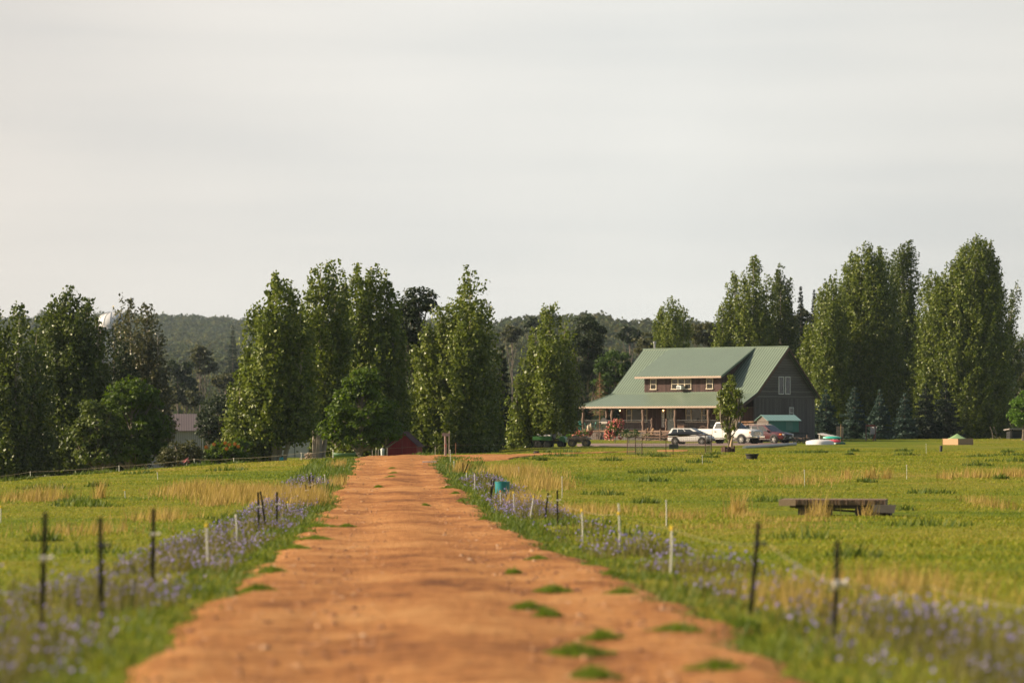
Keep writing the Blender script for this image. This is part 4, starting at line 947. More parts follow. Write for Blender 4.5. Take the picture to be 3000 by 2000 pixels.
# two dogs sitting on the steps
M['dog_tan']=plain('tan_fur',(.34,.19,.10),.9,.3,12); M['dog_dark']=plain('dark_fur',(.05,.035,.028),.9,.3,12)
def dog(label,loc,rz,k=1.0):
    t=thing('dog',label,'dog',loc,rz,'dogs on the porch steps')
    vs=[(-.22,0,.14),(-.16,0,.26),(-.02,0,.42),(.08,0,.56),(.15,0,.70),(.24,0,.74),(.36,0,.70),  # hip, back, chest, neck, head, brow, muzzle
        (.08,.09,.40),(.10,.09,.20),(.11,.09,.03),(.17,.09,.02),(.08,-.09,.40),(.10,-.09,.20),(.11,-.09,.03),(.17,-.09,.02),
        (-.16,.13,.16),(.0,.15,.20),(-.10,.14,.04),(.02,.14,.03),(-.16,-.13,.16),(.0,-.15,.20),(-.10,-.14,.04),(.02,-.14,.03),
        (-.36,.02,.05),(-.52,.05,.03),(.13,.055,.80),(.12,.07,.88),(.13,-.055,.80),(.12,-.07,.88)]
    es=[(0,1),(1,2),(2,3),(3,4),(4,5),(5,6),(2,7),(7,8),(8,9),(9,10),(2,11),(11,12),(12,13),(13,14),(0,15),(15,16),(16,17),(17,18),(0,19),(19,20),(20,21),(21,22),(0,23),(23,24),(4,25),(25,26),(4,27),(27,28)]
    rad=[.13,.15,.16,.10,.10,.085,.045,.06,.04,.035,.03,.06,.04,.035,.03,.09,.06,.04,.03,.09,.06,.04,.03,.03,.02,.04,.012,.04,.012]
    me=bpy.data.meshes.new('body'); me.from_pydata([tuple(c*k for c in v) for v in vs],es,[]); o=link('body',me,M['dog_tan'],t)
    md=o.modifiers.new('skin','SKIN'); 
    for i,d in enumerate(me.skin_vertices[0].data if me.skin_vertices else []): d.radius=(rad[i]*k,rad[i]*k)
    o.modifiers.new('sub','SUBSURF').levels=1; o.modifiers['sub'].render_levels=1
    for p in me.polygons: p.use_smooth=True
    return t

m,nt,b=new_mat('shepherd_coat'); sp_=N(nt,'ShaderNodeSeparateXYZ'); nt.links.new(coord(nt),sp_.inputs[0])
f=mathn(nt,'ADD',mathn(nt,'MULTIPLY',sp_.outputs[0],-1.2),mathn(nt,'MULTIPLY',noise(nt,coord(nt),7,3),.6)); nt.links.new(ramp(nt,f,[(.28,(.40,.24,.13)),(.5,(.09,.06,.045))]),b.inputs['Base Color']); b.inputs['Roughness'].default_value=.9
M['dog_tan']=m
dz=lambda px,py,dy: (lambda p: Vector((p.x,p.y,Z(py,p.y))))(hl(U(px,PV-dy),PV-dy,0))
dog('dog sitting with pricked ears on the steps, left of the pair',dz(1899.5,1275.5,.62),PHI+R(-75),.86)
dog('dog sitting on the steps turned to the right, right of the pair',dz(1911,1275.5,.58),PHI+R(-20),.86)
# ---------------------------------------------------------------- vehicles
def paint(name,c,rough=.22,coat=.6):
    m,nt,b=new_mat(name); f=noise(nt,coord(nt),1.3,4); s=N(nt,'ShaderNodeSeparateXYZ'); nt.links.new(coord(nt),s.inputs[0])
    d=ramp(nt,mathn(nt,'ADD',s.outputs[2],mathn(nt,'MULTIPLY',f,.5)),[(.35,.62),(.85,1.0)])   # road dust low on the doors
    nt.links.new(mixc(nt,d,tuple(v*.75+.05*w for v,w in zip(c,(1,.75,.55))),c),b.inputs['Base Color']); b.inputs['Roughness'].default_value=rough
    b.inputs['Coat Weight'].default_value=coat; b.inputs['Coat Roughness'].default_value=.06; return m
M['tyre']=plain('tyre_rubber',(.022,.021,.02),.85,.3,9); M['alloy']=plain('alloy',(.58,.57,.54),.3,.12,8,metal=.7); M['chrome']=plain('chrome',(.62,.62,.60),.12,.1,3,metal=1)
M['dark_plastic']=plain('black_plastic',(.03,.03,.03),.55,.2,5); M['car_glass']=plain('car_glass',(.03,.036,.036),.05,.15,2,spec=.8)
M['lamp_clear']=plain('headlight_lens',(.55,.56,.55),.12,.1,5,spec=.8); M['lamp_amber']=plain('amber_lens',(.62,.20,.03),.2,.1,5); M['plate']=plain('number_plate',(.60,.60,.58),.5,.1,6); M['lamp_red']=plain('red_lens',(.40,.02,.02),.2,.1,5)
def loft(mb,st):
    """st: (x, z bottom, z top, half width, tuck) -> closed body"""
    n0=len(mb.v); rings=[]
    for x,zb,zt,w,tk in st:
        h=zt-zb
        half=[(0,zb),(w*.86,zb),(w*.97,zb+h*.10),(w,zb+h*.38),(w*.985,zb+h*.72),(w*(1-tk),zt-.03),(w*(1-tk)*.93,zt),(0,zt+.012)]
        rings.append([(x,y,z) for y,z in half]+[(x,-y,z) for y,z in half[-2:0:-1]])
    k=len(rings[0]); vs=[p for r in rings for p in r]
    fs=[(i*k+j,i*k+(j+1)%k,(i+1)*k+(j+1)%k,(i+1)*k+j) for i in range(len(rings)-1) for j in range(k)]
    fs+=[tuple(range(k)),tuple(range((len(rings)-1)*k,len(rings)*k))]
    return mb.add(vs,fs)
def bil(q,u,v): a,b,c,d=[Vector(p) for p in q]; return (a.lerp(b,u)).lerp(d.lerp(c,u),v)
def panel(mb,q,u0,u1,v0,v1,off,t=.012):
    pts=[bil(q,u0,v0),bil(q,u1,v0),bil(q,u1,v1),bil(q,u0,v1)]; n=(pts[1]-pts[0]).cross(pts[3]-pts[0]).normalized()
    if n.dot(off)<0: n=-n
    return mb.slab([p+n*.014 for p in pts],t+.01,-n)
def road_wheel(t,x,y,r,w,spokes=6,rim=.66,mat='alloy'):
    s=1 if y>0 else -1
    mb=MB(); mb.lathe([(r*rim,-w*.5),(r*.93,-w*.5),(r,-w*.36),(r,w*.36),(r*.93,w*.5),(r*rim,w*.5),(r*rim,-w*.5)],(0,0,0),26,'y')
    wh=mb.build('wheel',M['tyre'],t,smooth=True); wh.location=(x,y,r)
    mb=MB(); mb.lathe([(r*rim,w*.40),(r*rim*.93,w*.50),(r*rim*.90,w*.30),(r*rim*.9,-w*.3)],(0,0,0),24,'y')
    for k in range(spokes):
        a=k*2*math.pi/spokes; mb.box((math.cos(a)*r*rim*.5,w*.36,math.sin(a)*r*rim*.5),(r*rim*.92,w*.10,r*rim*(.30 if spokes<7 else .2)),ry=-a)
    mb.lathe([(0,w*.52),(r*.16,w*.5),(r*.2,w*.36)],(0,0,0),12,'y')
    ro=mb.build('rim',M[mat],wh)
    if s<0: ro.scale=(1,-1,1)
    return wh
def arch(mb,x,y,r,s): mb.lathe([(0,0),(r,0)],(x,y+s*.006,r*.86),26,'y')
def vehicle(name,label,cat,loc,rz,col,st,cab,wheels,r,tw,side_wins,spokes,fenders=True,roofmat=None):
    t=thing(name,label,cat,loc,rz)
    mb=MB(); loft(mb,st)
    (xb0,xb1,zb,wb),(xt0,xt1,zt,wt)=cab
    A=[(xb0,-wb,zb),(xb1,-wb,zb),(xb1,wb,zb),(xb0,wb,zb)]; B=[(xt0,-wt,zt),(xt1,-wt,zt),(xt1,wt,zt),(xt0,wt,zt)]
    mb.hexa(A,B); body=mb.build('body',col,t,smooth=True,bevel=.045)
    for s in (-1,1):
        q=[(xb0,s*wb,zb),(xb1,s*wb,zb),(xt1,s*wt,zt),(xt0,s*wt,zt)]
        for u0,u1 in side_wins: mb=MB(); panel(mb,q,u0,u1,.10,.86,Vector((0,s,0))); mb.build('window',M['car_glass'],t)
    q=[(xb1,-wb,zb),(xb1,wb,zb),(xt1,wt,zt),(xt1,-wt,zt)]; mb=MB(); panel(mb,q,.06,.94,.06,.93,Vector((1,0,0))); mb.build('windscreen',M['car_glass'],t)
    q=[(xb0,-wb,zb),(xb0,wb,zb),(xt0,wt,zt),(xt0,-wt,zt)]; mb=MB(); panel(mb,q,.10,.90,.15,.85,Vector((-1,0,0))); mb.build('rear_window',M['car_glass'],t)
    for x in wheels:
        for s in (-1,1):
            mb=MB(); mb.lathe([(0,0),(r*1.17,0),(r*1.17,-.1)],(x,0,r*1.04),26,'y'); o=mb.build('wheel_arch',M['dark_plastic'],t); o.location=(0,s*(tw+.012),0); o.scale=(1,s,1)
            road_wheel(t,x,s*(tw-.04),r,.24,spokes)
    return t
def add(t,name,mat,*boxes,bev=.01):
    mb=MB()
    for a,b in boxes: mb.span(a,b)
    return mb.build(name,M[mat] if isinstance(mat,str) else mat,t,bevel=bev)
# white crew-cab pickup
white=paint('white_paint',(.76,.75,.71),.2)
p=hit(2140,1302.5); p=at(2139,309)
st=[(-3.12,.62,1.30,.97,.02),(-3.08,.58,1.37,1.0,.02),(-1.3,.56,1.38,1.0,.02),(-1.28,.52,1.36,1.0,.02),(1.2,.52,1.36,1.0,.02),(1.7,.55,1.37,1.0,.06),(2.75,.58,1.33,.99,.12),(3.0,.62,1.24,.96,.16),(3.06,.66,1.12,.93,.2)]
t=vehicle('pickup_truck','white crew-cab pickup with big chrome grille parked in front of the house','truck',p,R(-41),white,st,((-1.26,1.42,1.34,.95),(-1.02,.62,1.98,.76)),(2.02,-1.93),.43,1.0,((.05,.40),(.44,.86)),8)
add(t,'bed',"dark_plastic",((-2.98,-.84,1.375),(-1.36,.84,1.402)))
add(t,'grille','chrome',((3.03,-.50,.80),(3.13,.50,1.22)),bev=.03)
mb=MB(); [mb.span((3.125,-.42,.86+i*.12),(3.142,.42,.93+i*.12)) for i in range(3)]; mb.build('grille_bars',M['dark_plastic'],t)
for s in (-1,1):
    add(t,'headlight','lamp_clear',((2.90,s*.53,.86),(3.075,s*.90,1.16)),bev=.02)
    add(t,'indicator','lamp_amber',((2.86,s*.905,.98),(3.0,s*.965,1.14)),bev=.01)
    add(t,'mirror','dark_plastic',((1.02,s*1.0,1.42),(1.20,s*1.27,1.70)),bev=.03)
    add(t,'door_handle','dark_plastic',((-1.02,s*.985,1.10),(-.84,s*1.03,1.17))); add(t,'door_handle','dark_plastic',((.02,s*.985,1.10),(.20,s*1.03,1.17)))
    add(t,'running_board','chrome',((-1.25,s*.90,.42),(1.35,s*1.06,.49)))
    add(t,'tail_lamp','lamp_red',((-3.14,s*.86,.86),(-3.09,s*.99,1.24)))
    add(t,'door_seam','dark_plastic',*[((x,s*1.0,.6),(x+.012,s*1.008,1.33)) for x in (-1.28,-.12,1.12)],bev=0)
add(t,'front_bumper','chrome',((3.0,-.98,.56),(3.20,.98,.76)),bev=.03); add(t,'number_plate','plate',((3.20,-.16,.58),(3.215,.16,.73)))
add(t,'rear_bumper','chrome',((-3.24,-.95,.58),(-3.1,.95,.74)),bev=.02)
# dark red suv
p=at(2246,316)
st=[(-2.45,.45,1.02,.90,.06),(-2.36,.36,1.10,.96,.04),(-1.2,.34,1.12,.99,.03),(.9,.34,1.10,.99,.03),(1.5,.36,1.10,.98,.08),(2.2,.38,1.02,.94,.14),(2.42,.42,.90,.86,.2),(2.47,.46,.78,.78,.2)]
t=vehicle('suv','dark red suv with silver roof rails parked behind the white pickup','suv',p,R(-38),paint('maroon_paint',(.075,.010,.013),.2,1),st,((-2.34,1.18,1.08,.94),(-2.0,.25,1.72,.74)),(1.45,-1.42),.39,.985,((.05,.33),(.36,.60),(.63,.88)),5)
for s in (-1,1):
    add(t,'headlight','lamp_clear',((2.10,s*.55,.74),(2.44,s*.86,.90)),bev=.03); add(t,'indicator','lamp_amber',((2.0,s*.86,.80),(2.26,s*.955,.91)),bev=.02)
    add(t,'mirror','dark_plastic',((.70,s*.98,1.10),(.86,s*1.18,1.27)),bev=.03); add(t,'roof_rail','chrome',((-1.7,s*.60,1.745),(.1,s*.65,1.79))); add(t,'tail_lamp','lamp_red',((-2.46,s*.78,.8),(-2.38,s*.95,1.06)))
    add(t,'door_handle','dark_plastic',((-.95,s*.985,.94),(-.78,s*1.015,.99)),((.1,s*.985,.94),(.27,s*1.015,.99)))
    add(t,'sill_trim','chrome',((-1.0,s*.985,.38),(1.0,s*1.0,.43)))
add(t,'grille','dark_plastic',((2.40,-.50,.56),(2.505,.50,.84)),bev=.02); add(t,'front_bumper','dark_plastic',((2.30,-.82,.36),(2.52,.82,.54)),bev=.04); add(t,'number_plate','plate',((2.52,-.02,.50),(2.535,.30,.64)))
# white hatchback
p=at(2026,301)
st=[(-1.98,.40,.92,.72,.06),(-1.90,.28,1.0,.82,.05),(-1.0,.24,.98,.85,.03),(.5,.24,.95,.85,.04),(1.1,.26,.93,.84,.10),(1.7,.30,.80,.78,.16),(1.95,.34,.66,.66,.2),(2.0,.38,.58,.58,.2)]
t=vehicle('hatchback_car','white hatchback seen behind the wire dog pen','car',p,R(-24),white,st,((-1.92,1.25,.94,.80),(-1.62,.15,1.44,.60)),(1.28,-1.24),.31,.845,((.08,.27),(.30,.55),(.58,.88)),8)
for s in (-1,1):
    add(t,'headlight','lamp_clear',((1.50,s*.58,.62),(1.86,s*.79,.74)),bev=.03); add(t,'mirror','dark_plastic',((.62,s*.84,.92),(.78,s*1.02,1.05)),bev=.03); add(t,'tail_lamp','lamp_red',((-1.99,s*.60,.72),(-1.90,s*.80,1.0)))
    add(t,'fog_lamp','dark_plastic',((1.72,s*.62,.34),(1.96,s*.80,.50)),bev=.02)
add(t,'grille','dark_plastic',((1.90,-.50,.34),(2.03,.50,.52)),bev=.02); add(t,'number_plate','plate',((2.03,-.2,.52),(2.04,.2,.62)))
# quad bike and utility vehicle
def knob(mb,x,y,r,w):
    mb.lathe([(r*.45,-w*.5),(r*.9,-w*.5),(r,-w*.3),(r,w*.3),(r*.9,w*.5),(r*.45,w*.5),(0,w*.42)],(0,0,0),18,'y')
p=at(1697,267); t=thing('quad_bike','dark camouflage quad bike parked at the end of the lawn','quad bike',p,R(-12)); t.scale=(.9,.9,.9)
camo=plain('camo_plastic',(.085,.07,.055),.5,.6,5)
for x in (-.62,.62):
    for s in (-1,1):
        mb=MB(); knob(mb,0,0,.32,.26); o=mb.build('wheel',M['tyre'],t,smooth=True); o.location=(x,s*.44,.32); mb=MB(); mb.lathe([(0,.13),(.14,.10),(.15,-.10),(0,-.10)],(0,0,0),14,'y'); mb.build('rim',plain('dull_rim',(.16,.13,.09),.6,.2,6),o)
        mb=MB(); mb.prism([(x-.42,.60),(x-.30,.74),(x,.80),(x+.30,.74),(x+.42,.60),(x+.36,.60),(x,.72),(x-.36,.60)],s*.28,s*.60); mb.build('fender',camo,t)
mb=MB(); mb.prism([(-.75,.55),(-.70,.80),(-.2,.86),(.05,.80),(.35,.92),(.72,.84),(.80,.60),(.45,.35),(-.45,.35)],-.20,.20); mb.build('body',camo,t,bevel=.03)
mb=MB(); mb.prism([(-.62,.80),(-.60,.92),(-.3,.98),(.02,.90),(.05,.80)],-.17,.17); mb.build('seat',M['dark_plastic'],t,bevel=.03)
mb=MB(); mb.tube([(.34,0,.88),(.24,0,1.06)],.03,6); mb.tube([(.14,-.36,1.12),(.26,-.15,1.06),(.26,.15,1.06),(.14,.36,1.12)],.02,6); mb.build('handlebar',M['iron'],t)
for a_ in (-.72,.62):
    mb=MB()
    for y in (-.3,-.1,.1,.3): mb.tube([(a_-.22,y,.90),(a_+.22,y,.90)],.013,5)
    for x in (-.22,.22): mb.tube([(a_+x,-.34,.90),(a_+x,.34,.90)],.013,5); mb.tube([(a_+x,0,.90),(a_+x,0,.78)],.013,5)
    mb.build('rack',M['iron'],t)
p=at(1612,271); t=thing('utility_vehicle','green farm utility vehicle with cargo bed under the bushy tree','utility vehicle',p,R(-14)); t.scale=(.9,.9,.9)
grn=plain('green_body',(.07,.20,.06),.4,.2,4)
for x in (-.95,-.15,1.05):
    for s in (-1,1):
        mb=MB(); knob(mb,0,0,.30,.24); o=mb.build('wheel',M['tyre'],t,smooth=True); o.location=(x,s*.52,.30); mb=MB(); mb.lathe([(0,.13),(.13,.10),(.14,-.10),(0,-.10)],(0,0,0),14,'y'); mb.build('rim',M['dark_plastic'],o)
mb=MB(); mb.span((-1.45,-.62,.62),(.25,.62,.68)); [mb.span((-1.45,s*.62-.03,.685),(.25,s*.62+.03,.98)) for s in (-1,1)]; [mb.span((x-.03,-.585,.685),(x+.03,.585,.98)) for x in (-1.42,.22)]; mb.build('cargo_bed',grn,t)
mb=MB(); mb.span((-1.3,-.3,.34),(1.2,.3,.60)); mb.build('chassis',M['iron'],t)
mb=MB(); mb.prism([(.95,.42),(.92,.80),(1.05,1.0),(1.35,.96),(1.52,.72),(1.52,.42)],-.58,.58); mb.build('hood',grn,t,bevel=.06)
mb=MB(); mb.span((.34,-.5,.62),(.75,.5,.80)); mb.span((.30,-.5,.80),(.40,.5,1.15)); mb.build('seat',M['dark_plastic'],t,bevel=.03)
mb=MB(); mb.tube([(.98,-.56,.6),(.90,-.56,1.2),(.90,.56,1.2),(.98,.56,.6)],.025,6); mb.tube([(.95,.25,.95),(.72,.25,1.15)],.02,6); mb.torus((.70,.25,1.17),.16,.015,16,5,'x'); mb.build('roll_bar',plain('grey_tube',(.20,.20,.19),.5,.2,6),t)
lo_=thing('rubbish_load','pale crumpled load heaped in the cargo bed of the green utility vehicle','load',p+Vector((-.5,.12,.62)),R(-14)); lo_.scale=(.9,.9,.9); mb=MB()
for i in range(22): mb.box((random.uniform(-.5,.6),random.uniform(-.45,.45),random.uniform(.05,.42)),(random.uniform(.15,.3),random.uniform(.15,.3),.05),random.uniform(0,3),random.uniform(-.6,.6),random.uniform(-.6,.6))
mb.build('sacks',plain('pale_sack',(.36,.34,.31),.8,.4,6),lo_)
# ---------------------------------------------------------------- teal shed on its trailer
p=at(2279,323); t=thing('trailer_shed','small shed with pale teal metal roof and teal side standing beside the house wall','shed',p,R(24)); zb=Z(1265,323)-p.z
teal=plain('teal_panel',(.035,.17,.15),.55,.18,3); tealr=sheet_roof('teal_roof',(.24,.40,.37),.30,.35,.72,.3); wsh=boards('shed_board',(.10,.08,.07),(.22,.18,.16),.16,'z')
L,W_,hw_,hr=1.62,1.15,1.12,1.62
mb=MB(); mb.span((-L+.01,-W_,zb),(L,-W_+.06,zb+hw_)); mb.span((-L+.01,W_-.06,zb),(L,W_,zb+hw_)); mb.build('side_wall',teal,t)
for x0,x1 in ((-L-.02,-L+.005),(L+.003,L+.05)):
    mb=MB(); q=[(-W_,zb),(W_,zb),(W_,zb+hw_),(0,zb+hr-.06),(-W_,zb+hw_)]; mb.add([(x0,y,z) for y,z in q]+[(x1,y,z) for y,z in q],[(0,1,2,3,4),(9,8,7,6,5)]+[(i+5,(i+1)%5+5,(i+1)%5,i) for i in range(5)]); mb.build('gable_wall',wsh,t)
mb=MB(); mb.slab([(-L-.2,-W_-.18,zb+hw_-.04),(L+.2,-W_-.18,zb+hw_-.04),(L+.2,0,zb+hr),(-L-.2,0,zb+hr)],.04); mb.slab([(-L-.2,.002,zb+hr),(L+.2,.002,zb+hr),(L+.2,W_+.18,zb+hw_-.04),(-L-.2,W_+.18,zb+hw_-.04)],.04); mb.build('roof',tealr,t)
mb=MB(); mb.span((.25,-W_-.02,zb+.15),(.95,-W_-.003,zb+.95)); mb.build('panel',plain('faded_teal',(.07,.20,.18),.5,.2,5),t)
mb=MB(); mb.span((-L,-W_,zb-.14),(L,W_,zb-.004)); mb.span((L,-.1,zb-.2),(L+1.6,.1,zb-.1)); mb.build('trailer_frame',M['iron'],t)
for s in (-1,1): mb=MB(); knob(mb,0,0,.33,.2); o=mb.build('wheel',M['tyre'],t,smooth=True); o.location=(-.1,s*(W_-.12),.33)
p=at(2345,318); t=thing('axle_cart','bare two-wheeled cart frame standing between the maroon suv and the overturned boat','cart',p,R(-25))
for s in (-1,1):
    mb=MB(); mb.torus((0,0,0),.25,.05,20,6); mb.tube([(-.22,0,0),(.22,0,0)],.015,5); mb.tube([(0,0,-.22),(0,0,.22)],.015,5); o=mb.build('wheel',M['tyre'],t); o.location=(s*.45,-.2,.30)
    mb=MB(); mb.torus((0,0,0),.25,.05,20,6); o=mb.build('wheel',M['tyre'],t); o.location=(s*.45,.75,.30)
mb=MB(); mb.span((-.8,-.1,.42),(.8,.7,.50)); mb.span((.5,.2,.5),(.58,.28,.80)); mb.build('bed',plain('rusty_frame',(.17,.11,.08),.8,.4,8),t)
wp=at(2188,327); tag(MB().build('x',None) if False else None or thing('firewood_pile','stacked brown firewood showing over the roof of the maroon suv','firewood',Vector((wp.x,wp.y,float(ground(wp.x,wp.y)))),PHI),kind='stuff')
fw=[o for o in COL.objects if o.name=='firewood_pile'][0]; mb=MB(); zt=Z(1231,327)-fw.location.z
for i in range(13):
    for k in range(9):
        z=.08+k*zt/9; x=-.9+i*.15+(k%2)*.07; rr_=random.uniform(.055,.085); mb.tube([(x,-.25,z),(x+random.uniform(-.03,.03),.25,z)],rr_,7)
mb.build('logs',plain('split_wood',(.30,.16,.09),.85,.5,7),fw)
# overturned boat, kayaks, slant-roofed crate
def hull(name,label,cat,px0,px1,Y,zt,wid,mat,rz,lift=0,group=None,sharp=1.6):
    c=at((px0+px1)/2,Y); L=(px1-px0)/F*Y/max(.5,math.cos(rz)); t=thing(name,label,cat,c+Vector((0,0,lift)),rz,group); st=[]; k=15; n=9; vs=[]
    for i in range(k):
        s=-1+2*i/(k-1); w_=wid*(1-abs(s)**sharp*.93); h_=zt*(1-.35*abs(s)**2.2)
        for j in range(n):
            a=math.pi*j/(n-1); vs.append((s*L/2,-math.cos(a)*w_,math.sin(a)**.8*h_ if 0<j<n-1 else 0))
    fs=[(i*n+j,i*n+j+1,(i+1)*n+j+1,(i+1)*n+j) for i in range(k-1) for j in range(n-1)]+[tuple(range(n)),tuple(range((k-1)*n,k*n))]+[(i*n,(i+1)*n,(i+1)*n+n-1,i*n+n-1) for i in range(k-1)]
    mb=MB(); mb.add(vs,fs); mb.build('hull',mat,t,smooth=True)
    mb=MB(); mb.tube([(vs[i*n][0],vs[i*n][1]*1.01,.03) for i in range(k)],.022,5); mb.tube([(vs[i*n+n-1][0],vs[i*n+n-1][1]*1.01,.03) for i in range(k)],.022,5); mb.build('gunwale',mat,t)
    return t
hull('rowing_boat','white boat turned upside down on the grass left of the spruces','boat',2361,2442,300,.48,.62,plain('white_hull',(.74,.71,.70),.4,.08,3),R(-6))
hull('kayak','bright teal green kayak lying across the top of the kayak heap','kayak',2412,2463,303,.22,.34,plain('teal_kayak',(.05,.45,.33),.35,.08,4),R(-14),.52,'kayaks heaped behind the white boat',1.9)
hull('kayak','pink-red kayak poking out under the teal one','kayak',2424,2462,301.5,.24,.30,plain('pink_kayak',(.60,.07,.10),.35,.08,4),R(-20),.20,'kayaks heaped behind the white boat',1.9)
hull('kayak','dark green kayak lowest at the right end of the kayak heap','kayak',2440,2476,302,.22,.30,plain('dark_kayak',(.02,.10,.08),.35,.1,4),R(-16),.02,'kayaks heaped behind the white boat',1.9)
p=at(2427,308); t=thing('slant_roof_hutch','white box hutch with a slanting lid behind the upturned boat','hutch',p,R(-28)); z1=Z(1269,308)-p.z
pw=plain('peeling_white',(.62,.56,.52),.7,.15,6)
mb=MB(); mb.span((-.72,-.5,.3),(-.64,.5,z1-.06)); mb.span((.64,-.5,.3),(.72,.5,z1-.5)); mb.span((-.64,.44,.3),(.64,.5,z1-.4)); mb.span((-.64,-.5,.3),(.64,-.44,z1-.55)); mb.build('box',pw,t)
mb=MB(); mb.slab([(-.82,-.6,z1-.02),(.85,-.6,z1-.40),(.85,.6,z1-.30),(-.82,.6,z1+.04)],.05); mb.build('lid',pw,t)
for sx in (-1,1):
    for sy in (-1,1): mb=MB(); mb.span((sx*.68-.03,sy*.46-.03,-.1),(sx*.68+.03,sy*.46+.03,.30)); mb.build('leg',pw,t)
# slatted pallet, stake, doorway with torn tarp
p=at(2460.5,318); t=thing('slatted_pallet','grey slatted pallet standing on edge before the first spruce','pallet',p,R(-10)); h_=Z(1248.5,318)-p.z; mb=MB()
for i in range(8): mb.span((-.33,-.03,h_-.08-i*.13),(.33,-.005,h_-i*.13))
mb.build('slats',plain('grey_slat',(.16,.13,.11),.85,.3,7),t); 
for x in (-.28,.28): mb=MB(); mb.span((x-.04,0,-.05),(x+.04,.09,h_)); mb.build('upright',plain('grey_slat2',(.13,.11,.09),.85,.3,7),t)
p=at(2463,314); t=thing('wooden_stake','tan sunlit wooden stake leaning on the slatted pallet','stake',p); mb=MB(); hh_=Z(1242,314)-p.z; mb.box((0,0,hh_/2-.1),(.06,.06,hh_+.2),ry=R(1)); mb.build('stake',plain('fresh_pine',(.52,.33,.16),.7,.2,6),t)
tag(t); 
p=at(2551,336); t=thing('wooden_doorway','wooden doorway frame with red crossbar in front of the silvery spruce','gateway',p,R(-6)); h_=Z(1242,336)-p.z
for x,zt_ in ((-.46,h_),(.46,h_-.1)): mb=MB(); mb.span((x-.06,-.05,-.3),(x+.06,.05,zt_)); mb.build('post',M['log'],t)
mb=MB(); mb.span((-.40,-.045,h_-.22),(.40,.045,h_-.06)); mb.build('crossbar',plain('red_crossbar',(.30,.08,.06),.8,.3,6),t)
mb=MB(); mb.box((.36,-.02,.45),(.10,.05,1.0),ry=R(16)); mb.build('brace',plain('red_brace',(.26,.06,.05),.8,.3,6),t)
p2=at(2560,338); t=thing('torn_tarp','torn pale tarpaulin hanging behind the wooden doorway','tarp',p2); h_=Z(1250,338)-p2.z; vs=[];fs=[]
for i in range(10):
    for j in range(8):
        x=-.30+.6*i/9; lowz=.35+.35*abs(math.sin(i*1.7)); z=lowz+(h_-lowz)*j/7; vs.append((x-.15*(1-j/7),.07*math.sin(i*1.3+j*.8),z))
fs=[(i*8+j,(i+1)*8+j,(i+1)*8+j+1,i*8+j+1) for i in range(9) for j in range(7)]; mb=MB(); mb.add(vs,fs); o=mb.build('cloth',plain('pale_tarp',(.52,.46,.44),.8,.15,5),t,smooth=True); o.modifiers.new('thick','SOLIDIFY').thickness=.015
# plywood box with green tarp peak
c=hit(2807,1302.5); t=thing('plywood_pen','low open plywood box pen in the right-hand field','pen',c,R(0)); Yc=c.y
osb=plain('strand_board',(.46,.28,.15),.8,.28,14)
A=Vector((X(2762.5,Yc-3.0),Yc-3.0,0)); B=Vector((c.x,Yc,0)); C_=Vector((X(2850,Yc+1.2),Yc+1.2,0))
A=Vector((X(2762.5,Yc+.9),Yc+.9,0)); B=Vector((X(2807.5,Yc-.7),Yc-.7,0)); C_=Vector((X(2850,Yc+.9),Yc+.9,0)); D_=A+C_-B
zt=Z(1284.6,Yc)
for n_,(a,b) in (('side_panel',(A,B)),('side_panel',(B,C_)),('side_panel',(C_,D_)),('side_panel',(D_,A))):
    d=(b-a).normalized(); nn=Vector((d.y,-d.x,0))*.02; a2=a+d*.021; b2=b-d*.021
    mb=MB(); q=[(a2-c).to_2d(),(b2-c).to_2d()]; mb.hexa([(q[0].x-nn.x,q[0].y-nn.y,-.3),(q[1].x-nn.x,q[1].y-nn.y,-.3),(q[1].x+nn.x,q[1].y+nn.y,-.3),(q[0].x+nn.x,q[0].y+nn.y,-.3)],[(q[0].x-nn.x,q[0].y-nn.y,zt-c.z),(q[1].x-nn.x,q[1].y-nn.y,zt-c.z),(q[1].x+nn.x,q[1].y+nn.y,zt-c.z),(q[0].x+nn.x,q[0].y+nn.y,zt-c.z)]); mb.build(n_,osb,t)
for q in (A,B,C_,D_): mb=MB(); mb.span((q.x-c.x-.035,q.y-c.y-.035,-.2),(q.x-c.x+.035,q.y-c.y+.035,zt-c.z+.03)); mb.build('corner_post',plain('pine_post',(.50,.32,.18),.75,.2,8),t)
ctr=(A+C_)/2; t=thing('green_tarp','pale green tarp pitched to a peak over the plywood pen','tarp',Vector((X(2804,ctr.y),ctr.y,zt-.02)))
hp=Z(1269.3,ctr.y)-zt+.02; vs=[(0,0,hp)]; k=24
for r_ in range(1,6):
    f=r_/5
    for i in range(k): a=2*math.pi*i/k; sq=1/max(abs(math.cos(a)),abs(math.sin(a)))**.5; vs.append((math.cos(a)*.92*f*sq,math.sin(a)*.8*f*sq,hp*(1-f)**1.25))
fs=[(0,1+i,1+(i+1)%k) for i in range(k)]+[(1+(r_-1)*k+i,1+r_*k+i,1+r_*k+(i+1)%k,1+(r_-1)*k+(i+1)%k) for r_ in range(1,5) for i in range(k)]
mb=MB(); mb.add(vs,fs); o=mb.build('cloth',plain('green_tarp',(.26,.40,.17),.65,.12,5),t,smooth=True); o.modifiers.new('thick','SOLIDIFY').thickness=.012
